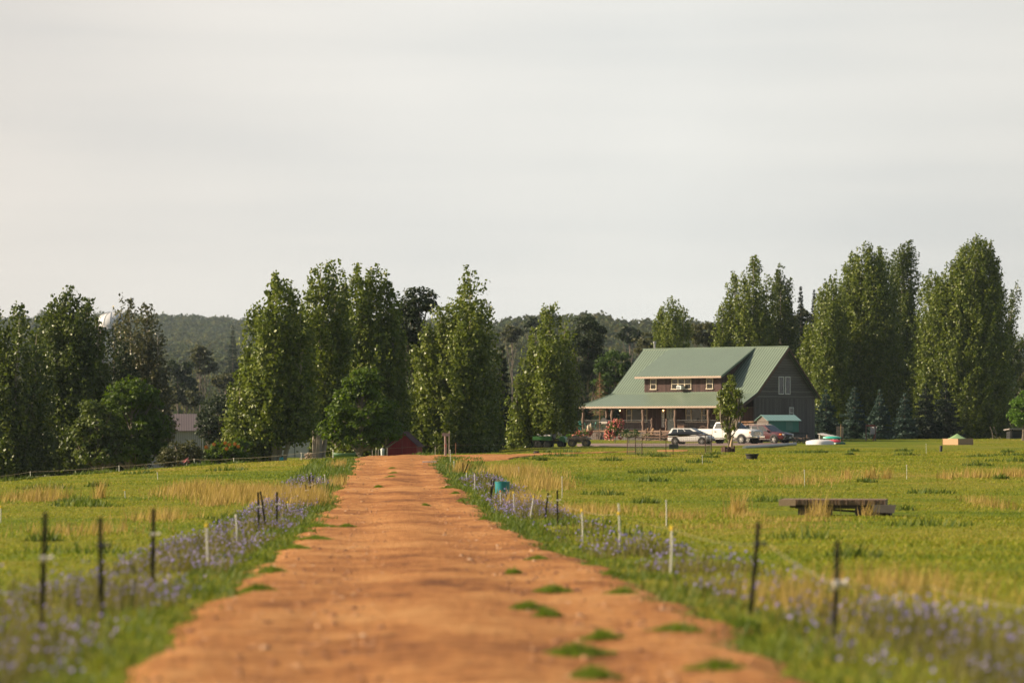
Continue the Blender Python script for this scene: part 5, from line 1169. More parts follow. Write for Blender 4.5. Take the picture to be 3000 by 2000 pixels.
# field shed at the right edge
p=at(2985,352); t=thing('field_shed','low dark open-fronted shed with a pale roof edge at the right edge of the picture','shed',p,R(4)); h_=Z(1254,352)-p.z
mb=MB(); mb.span((-.75,.0,-.4),(2.6,.06,h_-.2)); mb.span((-.78,.06,-.4),(-.72,2.4,h_-.25)); mb.build('wall',boards('dark_shed_board',(.02,.02,.022),(.05,.05,.055),.3,'z'),t)
mb=MB(); mb.slab([(-1.05,-.5,h_),(2.9,-.5,h_),(2.9,2.6,h_-.12),(-1.05,2.6,h_-.12)],.12); mb.build('roof',plain('weathered_tin',(.30,.26,.25),.6,.25,4),t)
for x in (-.95,-.75): mb=MB(); mb.tube([(x,-.35,-.4),(x,-.35,h_-.12)],.05,7); mb.build('post',M['iron'],t)
for i,(px,l) in enumerate(((2907,'leaning dark fence stake between the biggest poplar and the field shed'),(2918,'second leaning dark stake, nearer the field shed'))):
    p=at(px,350); t=thing('fence_stake',l,'stake',p,0,'leaning stakes by the field shed'); mb=MB(); mb.tube([(.12,0,-.2),(.02,0,.6),(-.22,.05,1.3)],[.05,.045,.03],6); mb.build('stake',M['bark'],t)
# ---------------------------------------------------------------- platform, tubs, barrels
c=hit(2290,1511); c2=hit(2590,1503); Yp=c.y+1.0
t=thing('hay_platform','low weathered slatted wooden platform on dark timber blocks in the right-hand field','platform',(X(2450,Yp+.6),Yp+.6,float(ground(X(2450,Yp+.6),Yp+.6))),R(-9))
M['old_wood']=plain('old_grey_wood',(.27,.18,.12),.9,.4,7); M['dark_wood']=plain('dark_timber',(.045,.034,.026),.9,.4,6); M['cut_wood']=plain('pale_cut_wood',(.46,.32,.20),.85,.3,8)
s_=F/(Yp+.6); zt=Z(1461,Yp+.6)-t.location.z; Lh=158/s_; wd=.62
mb=MB()
for i in range(58):
    x=-Lh+.02+(2*Lh-.04)*i/57*.965; mb.box((x,random.uniform(-.03,.03),zt-.065),(.030,wd*2+random.uniform(-.05,.05),.13))
mb.build('slats',M['old_wood'],t)
mb=MB(); mb.span((-Lh-.03,-wd-.10,zt-.15),(-Lh+.37,-wd-.045,zt-.005)); mb.build('end_board',M['cut_wood'],t)
mb=MB(); mb.span((-Lh+.35,-wd+.05,zt-.22),(Lh-.1,-wd+.20,zt-.135)); mb.build('beam',M['dark_wood'],t)
mb=MB(); mb.span((-Lh+.15,wd-.25,zt-.22),(Lh-.1,wd-.1,zt-.135)); mb.build('beam',M['dark_wood'],t)
for x,w_ in ((-Lh+.62,.20),(-Lh+1.0,.17),(Lh-.62,.20),(Lh-.22,.24)):
    mb=MB(); mb.span((x-w_,-wd+.03,-.1),(x+w_,wd-.08,zt-.225)); mb.build('block',M['dark_wood'],t,bevel=.015)
mb=MB(); mb.box((.02,-wd+.12,.14),(1.05,.06,.05),ry=R(4)); mb.build('brace',M['dark_wood'],t)
mb=MB(); mb.slab([(Lh-.42,-wd-.04,zt-.12),(Lh+.16,-wd-.04,zt-.12),(Lh+.12,-wd-.08,zt-.32),(Lh-.36,-wd-.08,zt-.30)],.04,(0,1,0)); mb.build('side_board',plain('grey_board',(.11,.095,.08),.9,.35,6),t)
straw([(2395,1515,44,.8,110,.42),(2400,1513,22,.5,50,.7),(2540,1513,26,.7,60,.45),(2160,1508,26,.8,170,.62),(2180,1516,60,1.2,200,.22),(2330,1526,170,1.2,420,.16)],151,'dry_grass','tall rusty dry grass growing up in front of the slatted platform')
straw([(2480,1402,14,.8,60,.5),(2550,1402,20,.8,110,.55),(2600,1401,12,.8,60,.5),(2430,1412,40,1.5,70,.35),(2860,1398,60,1.2,200,.45),(2770,1402,20,1,90,.4),(2970,1395,50,1.5,220,.45),(1500,1378,90,3,420,.4)],153,'dry_grass','rusty dry grass tufts on the far side of the right-hand field')
def tub(name,label,cat,px,py,r0,r1,h,mat,rim=.03,lidded=False,loc=None):
    p=hit(px,py) if loc is None else loc; t=thing(name,label,cat,p)
    mb=MB(); mb.lathe([(0,-.02),(r0,-.02),(r1,h),(r1-.02,h),(r0-.02,.04),(0,.04)],(0,0,0),24); mb.build('body',mat,t,smooth=True)
    mb=MB(); mb.torus((0,0,h),r1,rim,28,6,'z'); mb.build('rim',mat,t,smooth=True); return t
tub('feed_tub','black rubber feed tub standing in the grass below the young tree','tub',2203,1346,.24,.28,.24,plain('black_rubber',(.022,.02,.018),.8,.3,6),.035)
b_=hit(1472,1447); tub('water_barrel','teal blue half barrel behind the right fence','barrel',0,0,.215,.222,.37,plain('teal_barrel',(.015,.22,.25),.35,.12,3),.014,loc=b_)
for px,py,nm in ((2050,0,0),):pass
# ---------------------------------------------------------------- young tree by the truck
c=hit(2132,1321); Yt=c.y
yt=broadleaf(Yt,[(2136,1190,36,52),(2140,1145,24,38),(2116,1205,24,34),(2158,1205,26,38),(2138,1250,24,34),(2143,1114,11,22),(2160,1160,18,24),(2112,1165,13,24),(2134,1282,13,18)],'young leafy tree planted on the lawn in front of the pickup','leaf_poplar',dens=520,leaf=.065,lumps=18,trunk_r=.05,foot=2132)
t=thing('tree_stump','splintered pale stump beside the young tree\'s trunk','stump',hit(2141,1321)); hh=Z(1278,t.location.y)-t.location.z; mb=MB()
mb.tube([(0,0,-.1),(.03,0,hh*.5),(.10,0,hh)],[.12,.10,.02],7); mb.tube([(.07,.02,0),(.13,.02,hh*.7)],[.07,.02],6); mb.tube([(-.10,-.02,0),(-.09,0,hh*.35)],[.06,.02],6); mb.build('splinter',M['cut_wood'],t)
t=thing('wooden_planter','rough dark wood ring at the foot of the young tree','planter',hit(2130,1324)+Vector((.06,0,0))); mb=MB()
for i in range(14): a=i*math.pi/7; mb.box((math.cos(a)*.40,math.sin(a)*.30,.12+.05*math.sin(i*3)),(.16,.06,.34+.1*math.sin(i*5)),a+math.pi/2)
mb.build('staves',plain('rotten_wood',(.10,.055,.04),.9,.4,7),t)
# ---------------------------------------------------------------- dog pen
YA=hit(1861.5,1330).y; A=at(1861.5,YA); B=at(2066,YA-1); C_=at(2084,YA+2.4); D_=at(1861+20,YA+3.2); Gt=at(1837.5,YA-3.4)
pen=thing('dog_pen','rusty wire mesh dog pen with its gate swung open on the lawn','pen',A); rust=plain('rusty_steel',(.12,.065,.045),.8,.4,9)
M['wire']=plain('mesh_wire',(.06,.055,.05),.6,.2,5)
def pnl(name,a,b,ha,hb):
    a=a-A;b=b-A; mb=MB(); tp=lambda f:Vector((a.x+(b.x-a.x)*f,a.y+(b.y-a.y)*f,a.z+(b.z-a.z)*f)); h=lambda f:ha+(hb-ha)*f
    for f in (0,1): p=tp(f); mb.tube([p+Vector((0,0,-.1)),p+Vector((0,0,h(f)))],.022,6)
    for k in (.03,1): mb.tube([tp(0)+Vector((0,0,.03 if k<.5 else h(0))),tp(1)+Vector((0,0,.03 if k<.5 else h(1)))],.016,6)
    o=mb.build(name,rust,pen); mb=MB(); L=(b-a).length
    n=int(L/.11)
    for i in range(1,n): f=i/n; mb.tube([tp(f)+Vector((0,0,.03)),tp(f)+Vector((0,0,h(f)))],.0024,3,False)
    for j in range(1,9): mb.tube([tp(0)+Vector((0,0,h(0)*j/9)),tp(1)+Vector((0,0,h(1)*j/9))],.0024,3,False)
    mb.build('mesh',M['wire'],o)
pnl('gate',Gt,A,1.0,.92)
m1=at(1951,YA-.4); m2=at(1972,YA+.6)
pnl('panel',A,m1,.92,.95);pnl('panel',m1,B,.95,1.08);pnl('panel',B,C_,1.08,1.12);pnl('panel',A,D_,.92,.95);pnl('panel',D_,m2,.95,1.0);pnl('panel',m2,C_,1.0,1.12)
t=thing('pen_tarp','black tarpaulin sagging over the top of the wire pen','tarp',Vector((X(2005,YA+.8),YA+.8,Z(1271,YA)))); mb=MB(); vs=[];n=22
for i in range(n):
    f=i/(n-1); x=(f-.5)*2*(52/F*YA); th=.14*math.sin(math.pi*min(1,f*1.05))**.6+.015
    for j in range(7): vs.append((x,-1.0+2.0*j/6,-.05+.06*f*2+.07*math.sin(j*1.1+f*5)*.5+(th if j%2 else -th)*.5))
fs=[(i*7+j,(i+1)*7+j,(i+1)*7+j+1,i*7+j+1) for i in range(n-1) for j in range(6)]; mb.add(vs,fs); o=mb.build('cloth',plain('black_tarp',(.015,.015,.016),.5,.3,4),t,smooth=True); o.modifiers.new('thick','SOLIDIFY').thickness=.02
t=thing('brush_heap','dead leafy branch lying over the open gate corner of the wire pen','branch',Gt+Vector((.25,.5,1.02))); mb=MB()
for i in range(60): mb.box((random.uniform(-.5,1.0),random.uniform(-.3,.3),random.uniform(-.02,.16)),(.10,.05,.012),random.uniform(0,3),random.uniform(-.7,.7),random.uniform(-.7,.7))
mb.tube([(-.55,0,.0),(.2,.05,.10),(1.05,0,.14)],.012,5); mb.build('leaves',plain('dry_leaf',(.22,.20,.10),.8,.4,8),t)
t=thing('slate_sheet','dark grey rectangular panel hung on the side of the wire pen','panel',Vector((X(1973.5,YA-.6),YA-.75,Z(1307,YA-.75)))); w_=13.5/F*YA; h_=6.6/F*YA
mb=MB(); mb.span((-w_,-.02,-h_),(w_,.02,h_)); mb.build('board',plain('slate_board',(.10,.095,.09),.8,.25,5),t); mb=MB(); mb.span((-w_*.96,-.032,-.015),(w_*.96,-.0205,.012)); mb.build('slot',M['iron'],t)
a,b=hit(2180,1313),hit(2331,1305.5); t=thing('drain_pipe','long pale grey pipe lying in the grass in front of the pickup','pipe',a); d=b-a
mb=MB(); mb.tube([(0,0,.06),d*.5+Vector((0,0,.10)),d+Vector((0,0,.16))],.12,12); mb.build('pipe',plain('pale_pvc',(.40,.40,.38),.5,.1,3),t,smooth=True); mb=MB(); q=d*.80+Vector((0,0,.14)); mb.tube([q,q+d.normalized()*.12],.132,12); mb.build('joint',plain('grey_pvc',(.25,.25,.24),.5,.1,3),t,smooth=True)
c=hit(1571,1329); t=thing('dark_turf_clod','small dark clod of earth on the lawn left of the wire pen','clod',c); mb=MB(); mb.lathe([(0,.16),(.14,.14),(.20,.04),(.10,-.03),(0,-.05)],(0,0,0),9); mb.build('clod',M['dark_wood'],t)
# ---------------------------------------------------------------- buildings left of and at the end of the drive
Yb=380; t=thing('grey_barn','grey metal-sided barn with brown ribbed roof behind the maples','barn',(X(596,Yb),Yb,-4.2),R(6)); zb=-4.2
ez=Z(1261,Yb)-zb; rz_=Z(1211.5,Yb)-zb; L=10.5
grey=sheet_roof('grey_siding',(.27,.265,.275),.23,.45,.5,.34); brown=sheet_roof('brown_roof',(.17,.13,.122),.27,.4,.5,.3)
mb=MB(); mb.span((-L,.3,-2),(-.25,6.2,ez-.1)); mb.build('wall',grey,t)
mb=MB(); q=[(.3,ez-.12),(6.2,ez-.12),(3.25,rz_-.12)]; mb.add([(-.27,y,z) for y,z in q]+[(-.20,y,z) for y,z in q],[(0,1,2),(5,4,3),(0,1,4,3),(1,2,5,4),(2,0,3,5)]); mb.build('gable_wall',plain('pale_siding',(.32,.31,.31),.6,.1,3),t)
mb=MB(); mb.slab([(-L-.3,-.1,ez),(0,-.1,ez),(0,3.25,rz_),(-L-.3,3.25,rz_)],.1); mb.slab([(-L-.3,3.252,rz_),(0,3.252,rz_),(0,6.6,ez),(-L-.3,6.6,ez)],.1); mb.build('roof',brown,t)
mb=MB(); mb.span((-.14,.2,-2),(-.02,.32,ez-.12)); mb.build('corner_trim',plain('pale_trim',(.42,.40,.40),.6,.1,3),t)
Ys=600; t=thing('white_silo','tall white silo with a ribbed dome rising between the left poplars','silo',(X(328,Ys),Ys,-6)); rs=48/F*Ys; zt=Z(952,Ys)+6
wm=sheet_roof('silo_staves',(.66,.64,.63),.75,.6,.8,.06,axis=2)
mb=MB(); mb.lathe([(rs,-3),(rs,zt)],(0,0,0),48); mb.build('tower',wm,t,smooth=True); dh=Z(914,Ys)+6-zt
mb=MB(); mb.lathe([(rs*1.02,zt-.1)]+[(rs*1.02*math.cos(a*math.pi/2/8),zt+dh*math.sin(a*math.pi/2/8)) for a in range(8)]+[(0,zt+dh)],(0,0,0),48); dm=mb.build('dome',plain('white_dome',(.74,.73,.72),.4,.05,2),t,smooth=True)
mb=MB()
for k in range(16):
    a=k*math.pi/8; mb.tube([(rs*1.025*math.cos(b*math.pi/20)*math.cos(a),rs*1.025*math.cos(b*math.pi/20)*math.sin(a),zt+dh*math.sin(b*math.pi/20)*1.01) for b in range(10)],.05,4)
mb.build('seam',plain('dome_seam',(.40,.40,.40),.5,.1,3),dm)
mb=MB(); mb.tube([(-rs*.52,-rs*.88,-3),(-rs*.52,-rs*.88,zt-.4)],.42,8); mb.build('shade_column',plain('shade_column_tone',(.30,.22,.21),.7,.2,3),t)  # brownish tree shade on the tower, shaped as an upright column
Yw=262; t=thing('white_trailer','large white box trailer parked behind the middle poplars','trailer',(X(822,Yw),Yw,Z(1352,Yw)),R(3)); hw_=106/F*Yw; ht=Z(1288,Yw)-Z(1352,Yw)
mb=MB(); mb.prism([(-hw_,.3),(hw_*.74,.3),(hw_*.80,ht-.18),(hw_*.70,ht),(-hw_*.78,ht),(-hw_,ht-.30)],0,2.2); mb.build('body',plain('trailer_white',(.74,.72,.74),.5,.08,2),t,bevel=.06)
mb=MB(); mb.span((hw_*.38,-.03,.35),(hw_*.395,-.004,ht-.1)); mb.build('door_seam',M['iron'],t)
for x in (.28,.50): 
    mb=MB(); [mb.span((hw_*x+.08*k,-.03,ht-.42),(hw_*x+.08*k+.03,-.004,ht-.24)) for k in range(2)]; mb.build('hinge',M['iron'],t)
for x in (-.30,.0): mb=MB(); knob(mb,0,0,.34,.2); o=mb.build('wheel',M['tyre'],t,smooth=True); o.location=(hw_*x,.06,.2)
mb=MB(); mb.span((hw_*.76,.9,.32),(hw_*1.5,1.1,.42)); mb.build('drawbar',M['iron'],t)
Yr=240; t=thing('red_shed','barn-red board shed with a steep gable at the end of the drive','shed',(X(1178,Yr),Yr,Z(1339,Yr)),R(-8)); z0=t.location.z
red=boards('red_boards',(.22,.014,.016),(.34,.030,.030),.16,'xy',.1,.6); w_=43/F*Yr; ev=Z(1305,Yr)-z0; pk=Z(1268,Yr)-z0
mb=MB(); q=[(-w_,-.8),(w_,-.8),(w_,ev),(0,pk),(-w_,ev)]; mb.prism(q,0,2.4); mb.build('wall',red,t)
mb=MB(); mb.slab([(-w_-.16,-.15,ev-.10),(0,-.15,pk+.05),(0,2.6,pk+.05),(-w_-.16,2.6,ev-.10)],-.05); mb.slab([(.002,-.15,pk+.05),(w_+.16,-.15,ev-.10),(w_+.16,2.6,ev-.10),(.002,2.6,pk+.05)],-.05); mb.build('roof',plain('dark_shingle',(.07,.02,.02),.85,.3,6),t)
mb=MB(); mb.span((-.02,-.03,-.6),(.03,-.004,ev*1.4)); mb.build('batten',plain('red_batten',(.24,.02,.02),.6,.1,5),t)
def pv(px,py0,Y): return Vector((X(px,Y),Y,Z(py0,Y)))
p=at(1120.5,214); p.z=Z(1338,214); t=thing('milk_can','white metal can with dark stripes beside the red shed','can',p); hh=Z(1312,214)-p.z
mb=MB(); mb.lathe([(0,0),(.085,0),(.10,.05),(.115,hh*.78),(.11,hh*.80)],(0,0,0),18); o=mb.build('body',plain('white_can',(.62,.66,.64),.5,.1,4),t,smooth=True)
mb=MB(); mb.lathe([(.13,hh*.80),(.13,hh*.86),(.09,hh*.95),(.03,hh),(0,hh)],(0,0,0),18); mb.build('lid',plain('white_lid',(.66,.64,.62),.5,.1,4),t,smooth=True)
mb=MB(); [mb.box((.03,-.112,hh*f),(.09,.012,.03)) for f in (.30,.42,.56,.64)]; mb.build('stripes',M['iron'],t)
p=at(1008,205); p.z=Z(1341,205); t=thing('green_canoe','green canoe lying under the maple left of the red shed','canoe',p,R(-4)); vs=[];k=15;n=9;L=(34/F*205)
for i in range(k):
    s=-1+2*i/(k-1); w_=.34*(1-abs(s)**2.2*.93); hh=.26+.08*abs(s)**3
    for j in range(n): a=math.pi*j/(n-1); vs.append((s*L,-math.cos(a)*w_,hh-math.sin(a)*(hh-.02)*(1-.25*s*s)))
fs=[(i*n+j,i*n+j+1,(i+1)*n+j+1,(i+1)*n+j) for i in range(k-1) for j in range(n-1)]
mb=MB(); mb.add(vs,fs); o=mb.build('hull',plain('canoe_green',(.06,.15,.06),.45,.15,4),t,smooth=True); o.modifiers.new('thick','SOLIDIFY').thickness=.02
mb=MB(); [mb.tube([(vs[i*n+e][0],vs[i*n+e][1],vs[i*n+e][2]+.01) for i in range(k)],.018,5) for e in (0,n-1)]; mb.build('gunwale',plain('canoe_rim',(.16,.24,.12),.5,.15,4),t)
p=at(905,200); p.z=Z(1357,200); t=thing('picnic_table','wooden picnic table under the poplar with the bare trunk','table',p,R(6)); s_=F/200; zt_=Z(1341.5,200)-p.z
mb=MB(); [mb.span((-.52,-.38+.155*i,zt_-.04),(.52,-.24+.155*i,zt_)) for i in range(5)]; mb.build('tabletop',plain('picnic_top',(.40,.27,.16),.8,.25,5),t)
for y in (-.72,.58): mb=MB(); mb.span((-.75,y,.06),(.30,y+.22,.10)); mb.build('bench',plain('picnic_bench',(.44,.29,.16),.8,.25,5),t)
for x in (-.38,.38):
    mb=MB(); mb.box((x-.02,-.28,zt_/2-.05),(.05,.08,zt_+.15),rx=R(-25)); mb.box((x-.02,.28,zt_/2-.05),(.05,.08,zt_+.15),rx=R(25)); mb.build('leg',M['cut_wood'],t)
lp=thing('junk_heap','small heap of pale sticks and cloth on the picnic table','heap',p+Vector((.02,0,zt_))); mb=MB()
for i in range(14): mb.box((random.uniform(-.2,.3),random.uniform(-.15,.15),.03+random.uniform(0,.22)),(.3,.05,.04),random.uniform(0,3),random.uniform(-.8,.8))
mb.build('sticks',plain('pale_stick',(.42,.33,.26),.85,.3,7),lp)
p=at(825,203); p.z=Z(1357.5,203); t=thing('plastic_sled','teal plastic sled standing on end at the foot of the poplar','sled',p,R(25)); hh=Z(1340.5,203)-p.z; vs=[]
for i in range(9):
    for j in range(7): u=-1+2*j/6; f=i/8; vs.append((u*.13*(1-.25*abs(f-.5)),.05-.06*u*u+.10*(f-.5)**2,.02+hh*f))
fs=[(i*7+j,i*7+j+1,(i+1)*7+j+1,(i+1)*7+j) for i in range(8) for j in range(6)]; mb=MB(); mb.add(vs,fs); o=mb.build('shell',plain('teal_sled',(.02,.22,.27),.35,.1,4),t,smooth=True); o.modifiers.new('thick','SOLIDIFY').thickness=.012
p=at(546,205); p.z=Z(1357,205); t=thing('pink_umbrella','half-folded faded pink garden umbrella behind the left fence','umbrella',p,R(20)); hh=Z(1339,205)-p.z; mb=MB(); k=10
vs=[(.12,0,hh)]+[(-.05+.26*math.cos(i*2*math.pi/k)*(1 if i%2 else .6),.22*math.sin(i*2*math.pi/k)*(1 if i%2 else .6),.04+.05*(i%3)) for i in range(k)]; mb.add(vs,[(0,1+i,1+(i+1)%k) for i in range(k)]); o=mb.build('canopy',plain('faded_pink',(.40,.13,.12),.75,.15,6),t); o.modifiers.new('thick','SOLIDIFY').thickness=.01
mb=MB(); mb.tube([(.12,0,hh),(-.02,0,-.2)],.012,6); mb.build('pole',M['frame_white'],t)
# notice post at the end of the drive
c=at(1304.5,173); c.z=Z(1328,173); t=thing('notice_post','thick wooden post with a grey board nailed across its top, end of the drive','post',c); s_=F/c.y; hh=56/s_
mb=MB(); mb.tube([(0,0,-.3),(.01,0,hh*.5),(0,0,hh)],[3.6/s_,3.4/s_,3.3/s_],8); mb.build('post',plain('grey_post',(.27,.20,.17),.9,.3,6),t,smooth=True)
mb=MB(); mb.box((.03,-.08,hh-.5/s_),(23/s_,.05,9/s_),ry=R(1)); mb.build('board',plain('grey_sign_board',(.30,.26,.24),.85,.2,6),t)
mb=MB(); mb.box((.02,-.085,hh*.42),(3.2/s_,.03,7/s_)); mb.build('marker',plain('red_marker',(.48,.06,.03),.6,.15,6),t)
for i,(px,py0,py1,l) in enumerate(((1315.5,1262,1288,'thin grey stick beside the board of the notice post'),(1307.8,1298,1327,'pale stake leaning against the notice post'),(1334.6,1297,1326,'reddish stake in the undergrowth right of the notice post'),(1275,1308,1328,'grey stake in the bushes left of the notice post'),(1108,1316,1338,'pale stake immediately left of the white can'),(1101,1316,1337,'brown stake second left of the white can'),(1090.5,1318,1337,'pale brown stake third left of the white can'),(1134,1311,1336,'pale stake between the white can and the red shed'))):
    Yk=c.y+2+i; p=at(px,Yk); t=thing('wooden_stake',l,'stake',(X(px,Yk),Yk,Z(py1,Yk)),0,'stakes at the end of the drive'); mb=MB(); mb.tube([(0,0,-1.2 if i==0 else -.5),(.01,0,Z(py0,Yk)-Z(py1,Yk))],.02,6); mb.build('stake',M['bark_pale'] if i!=2 else M['twig'],t)
t=thing('white_board','white plank lying across the right edge of the drive near the crest','plank',hit(1258,1357.5)+Vector((0,0,.08)),R(2)); mb=MB(); mb.span((-.30,-.06,-.03),(.30,.06,.02)); mb.build('plank',M['frame_white'],t)
# ---------------------------------------------------------------- fence posts
M['tpost']=plain('black_tpost',(.022,.018,.016),.75,.4,7); M['wpost']=plain('white_step_post',(.66,.64,.56),.6,.08,6); M['yel']=plain('yellow_insulator',(.72,.50,.02),.5,.1,6); M['porc']=plain('pale_insulator',(.60,.55,.48),.5,.15,6); M['orange']=plain('orange_handle',(.72,.22,.03),.5,.1,6); M['blk']=plain('black_insulator',(.04,.04,.05),.5,.1,6)
TOPS={}
def fpost(key,kind,top,bot,label,ins=None,hid=.16,group=None):
    """top/bot: pixel of the top and of the lowest visible point"""
    c=hit(bot[0],bot[1]+hid*F*.0+hid*0); 
    y=bot[1]
    for _ in range(6): c=hit(bot[0],y); y=bot[1]+hid*F/c.y
    t=thing('fence_post',label,'fence post',c,0,group); h=Z(top[1],c.y)-c.z; dx=X(top[0],c.y)-X(bot[0],c.y); k=h/max(.05,Z(top[1],c.y)-Z(bot[1],c.y)); P0=Vector((X(bot[0],c.y)-dx*(k-1)-c.x,0,0)); P1=Vector((X(top[0],c.y)-c.x,0,h))
    mb=MB()
    if kind=='t':
        d=P1-P0; ang=math.atan2(d.x,d.z); m_=(P0+P1)/2
        mb.box(m_,(.036,.012,d.length),ry=ang); mb.box(m_+Vector((0,-.016,0)),(.012,.020,d.length),ry=ang); mb.box(m_+Vector((0,.012,0)),(.030,.012,d.length),ry=ang)
        n_=int(h/.07)
        for i in range(2,n_): mb.box(P0+d*(i/n_)+Vector((0,-.030,0)),(.012,.010,.022),ry=ang)
        mb.build('post',M['tpost'],t)
    else:
        mb.tube([P0,P0.lerp(P1,.5)+Vector((.004,0,0)),P1],.0125 if kind=='w' else .010,7); mb.build('post',M['wpost'],t,smooth=True)
    if ins:
        f,mt,big=ins; q=P0+(P1-P0)*f; mb=MB()
        if kind=='t': mb.tube([q+Vector((-.02,-.05,0)),q+Vector((.03,-.05,.005))],[.024*big,.018*big],8); mb.tube([q+Vector((.04,-.05,.004)),q+Vector((.075,-.05,.012))],[.014*big,.02*big],8); mb.box(q+Vector((0,-.03,0)),(.05,.04,.02))
        else: mb.lathe([(0,-.030),(.020*big,-.026),(.024*big,0),(.018*big,.022),(0,.03)],tuple(q),8); mb.tube([q+Vector((-.03,0,0)),q+Vector((.03,0,.004))],.010*big,6)
        mb.build('insulator',M[mt],t,smooth=True); TOPS[key]=c+q+Vector((0,-.04,0))
    else: TOPS[key]=c+P1*.9+P0*.1
    return t
GL_='black fence posts left of the drive'; GW='white fence posts left of the drive'
fpost('A','t',(133,1499),(123,1805),'black steel post with pale insulator, nearest the camera at far left',(.62,'porc',1),.14,GL_)
fpost('B','t',(294,1515),(297,1765),'black steel post with blue-black insulator, second along the left verge',(.72,'blk',1.1),.14,GL_)
fpost('C','t',(450,1490),(447,1700),'black steel post with small white insulator, third along the left verge',(.70,'porc',.8),.14,GL_)
fpost('W1','w',(605,1536),(608,1636),'nearest white stick post with yellow cap left of the drive',(.985,'yel',.9),.12,GW)
fpost('W2','w',(692,1510),(694,1580),'white stick post with pale cap, second left of the drive',(.985,'porc',.9),.14,GW)
fpost('D','t',(756,1441),(757.5,1535),'upright black post paired with a leaning one left of the drive',(.62,'porc',1),.14,GL_)
fpost('E','t',(763,1439),(777,1531),'black post leaning left beside the upright one',None,.14,GL_)
fpost('Fp','t',(811.5,1440),(811.5,1528),'black post with white clip right of the leaning pair',(.66,'porc',.9),.14,GL_)
fpost('W3','w',(843,1469),(844,1496),'white stick post with yellow cap in the dry grass left of the drive',(.97,'yel',.9),.10,GW)
fpost('W3b','w',(874,1451),(874.4,1465),'short pinkish-white stick post in the dry grass',(.97,'porc',.9),.14,GW)
fpost('G','t',(895,1419),(899.5,1466),'black post leaning slightly left, lower of the three near the top of the left verge',(.70,'porc',.8),.10,GL_)
fpost('Hp','t',(907,1393),(910.5,1454),'tallest black post of the three near the top of the left verge',(.60,'porc',1),.10,GL_)
fpost('I','t',(916.5,1393),(918,1432),'rearmost black post near the top of the left verge',(.5,'porc',.9),.10,GL_)
fpost('W4','w',(951,1390),(952,1412),'white stick post beside the weeds near the top of the left verge',(.97,'porc',.8),.14,GW)
fpost('W5','w',(933.5,1400),(934,1414),'short white stick post half hidden in weeds near the top of the left verge',(.97,'porc',.8),.14,GW)
fpost('W6','w',(2,1483),(1.5,1518),'white stick post with yellow cap cut by the left edge of the picture',(.97,'yel',.9),.10,GW)
fpost('W7','w',(365,1434),(366,1450),'short white stick post alone in the middle of the left field',(.97,'yel',.7),.10,GW)
fpost('W8','w',(461,1384),(461.6,1397),'small white stick post near the back of the left field below the barn',(.97,'porc',.7),.10,GW)
GR='black fence posts right of the drive'; GX='white fence posts right of the drive'
fpost('R1','t',(2222.5,1530),(2202,1757),'leaning black post joined by rope to the nearest post on the right',(.76,'blk',1.1),.12,GR)
fpost('R2','t',(2454,1585),(2446,1815),'nearest black post on the right with a big pale insulator',(.56,'porc',1.5),.14,GR)
fpost('R3','w',(1969,1543),(1965.5,1662),'white stick post with bright yellow cap, nearest on the right',(.975,'yel',1.2),.10,GX)
fpost('R4','w',(1812.5,1474),(1815.5,1594),'tall white post with yellow clip below its top, right of the drive',(.80,'yel',1),.12,GX)
fpost('R5','w',(1705,1491),(1706.7,1570),'white post with yellow cap immediately right of the black pair',(.97,'yel',1.1),.14,GX)
fpost('R6','t',(1632.5,1435),(1633.5,1519),'upright black post of the pair right of the drive',(.70,'porc',.9),.12,GR)
fpost('R7','t',(1606,1443),(1598,1506),'leaning black post of the pair, orange clip beside it',(.86,'porc',.7),.12,GR)
fpost('R8','w',(1564,1452),(1555,1504),'leaning white stick post with yellow cap right of the drive',(.97,'yel',.9),.12,GX)
fpost('R9','w',(1504,1440),(1506,1493),'straight white stick post with yellow cap just right of the teal barrel',(.97,'yel',.8),.12,GX)
fpost('R10','w',(1466,1437),(1466,1471),'white stick post with orange cap in front of the teal barrel',(.97,'orange',.8),.12,GX)
fpost('R11','t',(1439.5,1404),(1438,1457),'black post immediately left of the teal barrel',(.70,'porc',1),.10,GR)
fpost('R12','t',(1449,1401),(1441,1440),'short black post leaning on the one left of the teal barrel',None,.3,GR)
fpost('R13','w',(1391,1390),(1391,1428),'white stick post on its own in the weeds left of the teal barrel',(.97,'porc',.7),.12,GX)
fpost('R14','w',(1367,1379),(1367,1402),'white stick post just below the bleached weed heads right of the crest',(.97,'yel',.7),.12,GX)
fpost('R15','t',(1356,1355),(1356,1376),'black post standing among the bleached weed heads',None,.14,GR)
fpost('R15b','t',(1370.5,1358),(1361.6,1382),'black post tilted right among the bleached weed heads',None,.12,GR)
fpost('R16','w',(1330,1345),(1330,1367),'white stick post with yellow cap at the right side of the crest',(.97,'yel',.8),.12,GX)
fpost('R17','w',(1319,1317),(1319.5,1350),'white-topped post farthest up the right verge by the notice post',(.97,'porc',1),.10,GX)
for px,a_,b_,l in ((1520,1368,1383,'tiny white stick post above the teal barrel in the right field'),(1646.3,1395,1448,'thin tall white stick post in dry grass behind the black pair'),(1952,1465,1527,'white stick post left of the slatted platform'),(2356.5,1376,1416,'white stick post behind the slatted platform'),(2057.3,1333,1352,'white stick post below the wire pen'),(2713,1299,1323,'white stick post left of the plywood pen'),(2656,1361,1395,'thin white stick post with a yellow foot far right in the field')):
    fpost('f%d'%px,'w2' if px!=1952 else 'w',(px,a_),(px+.3,b_),l,(.97,'porc',.6),.10,'white posts scattered in the right field')
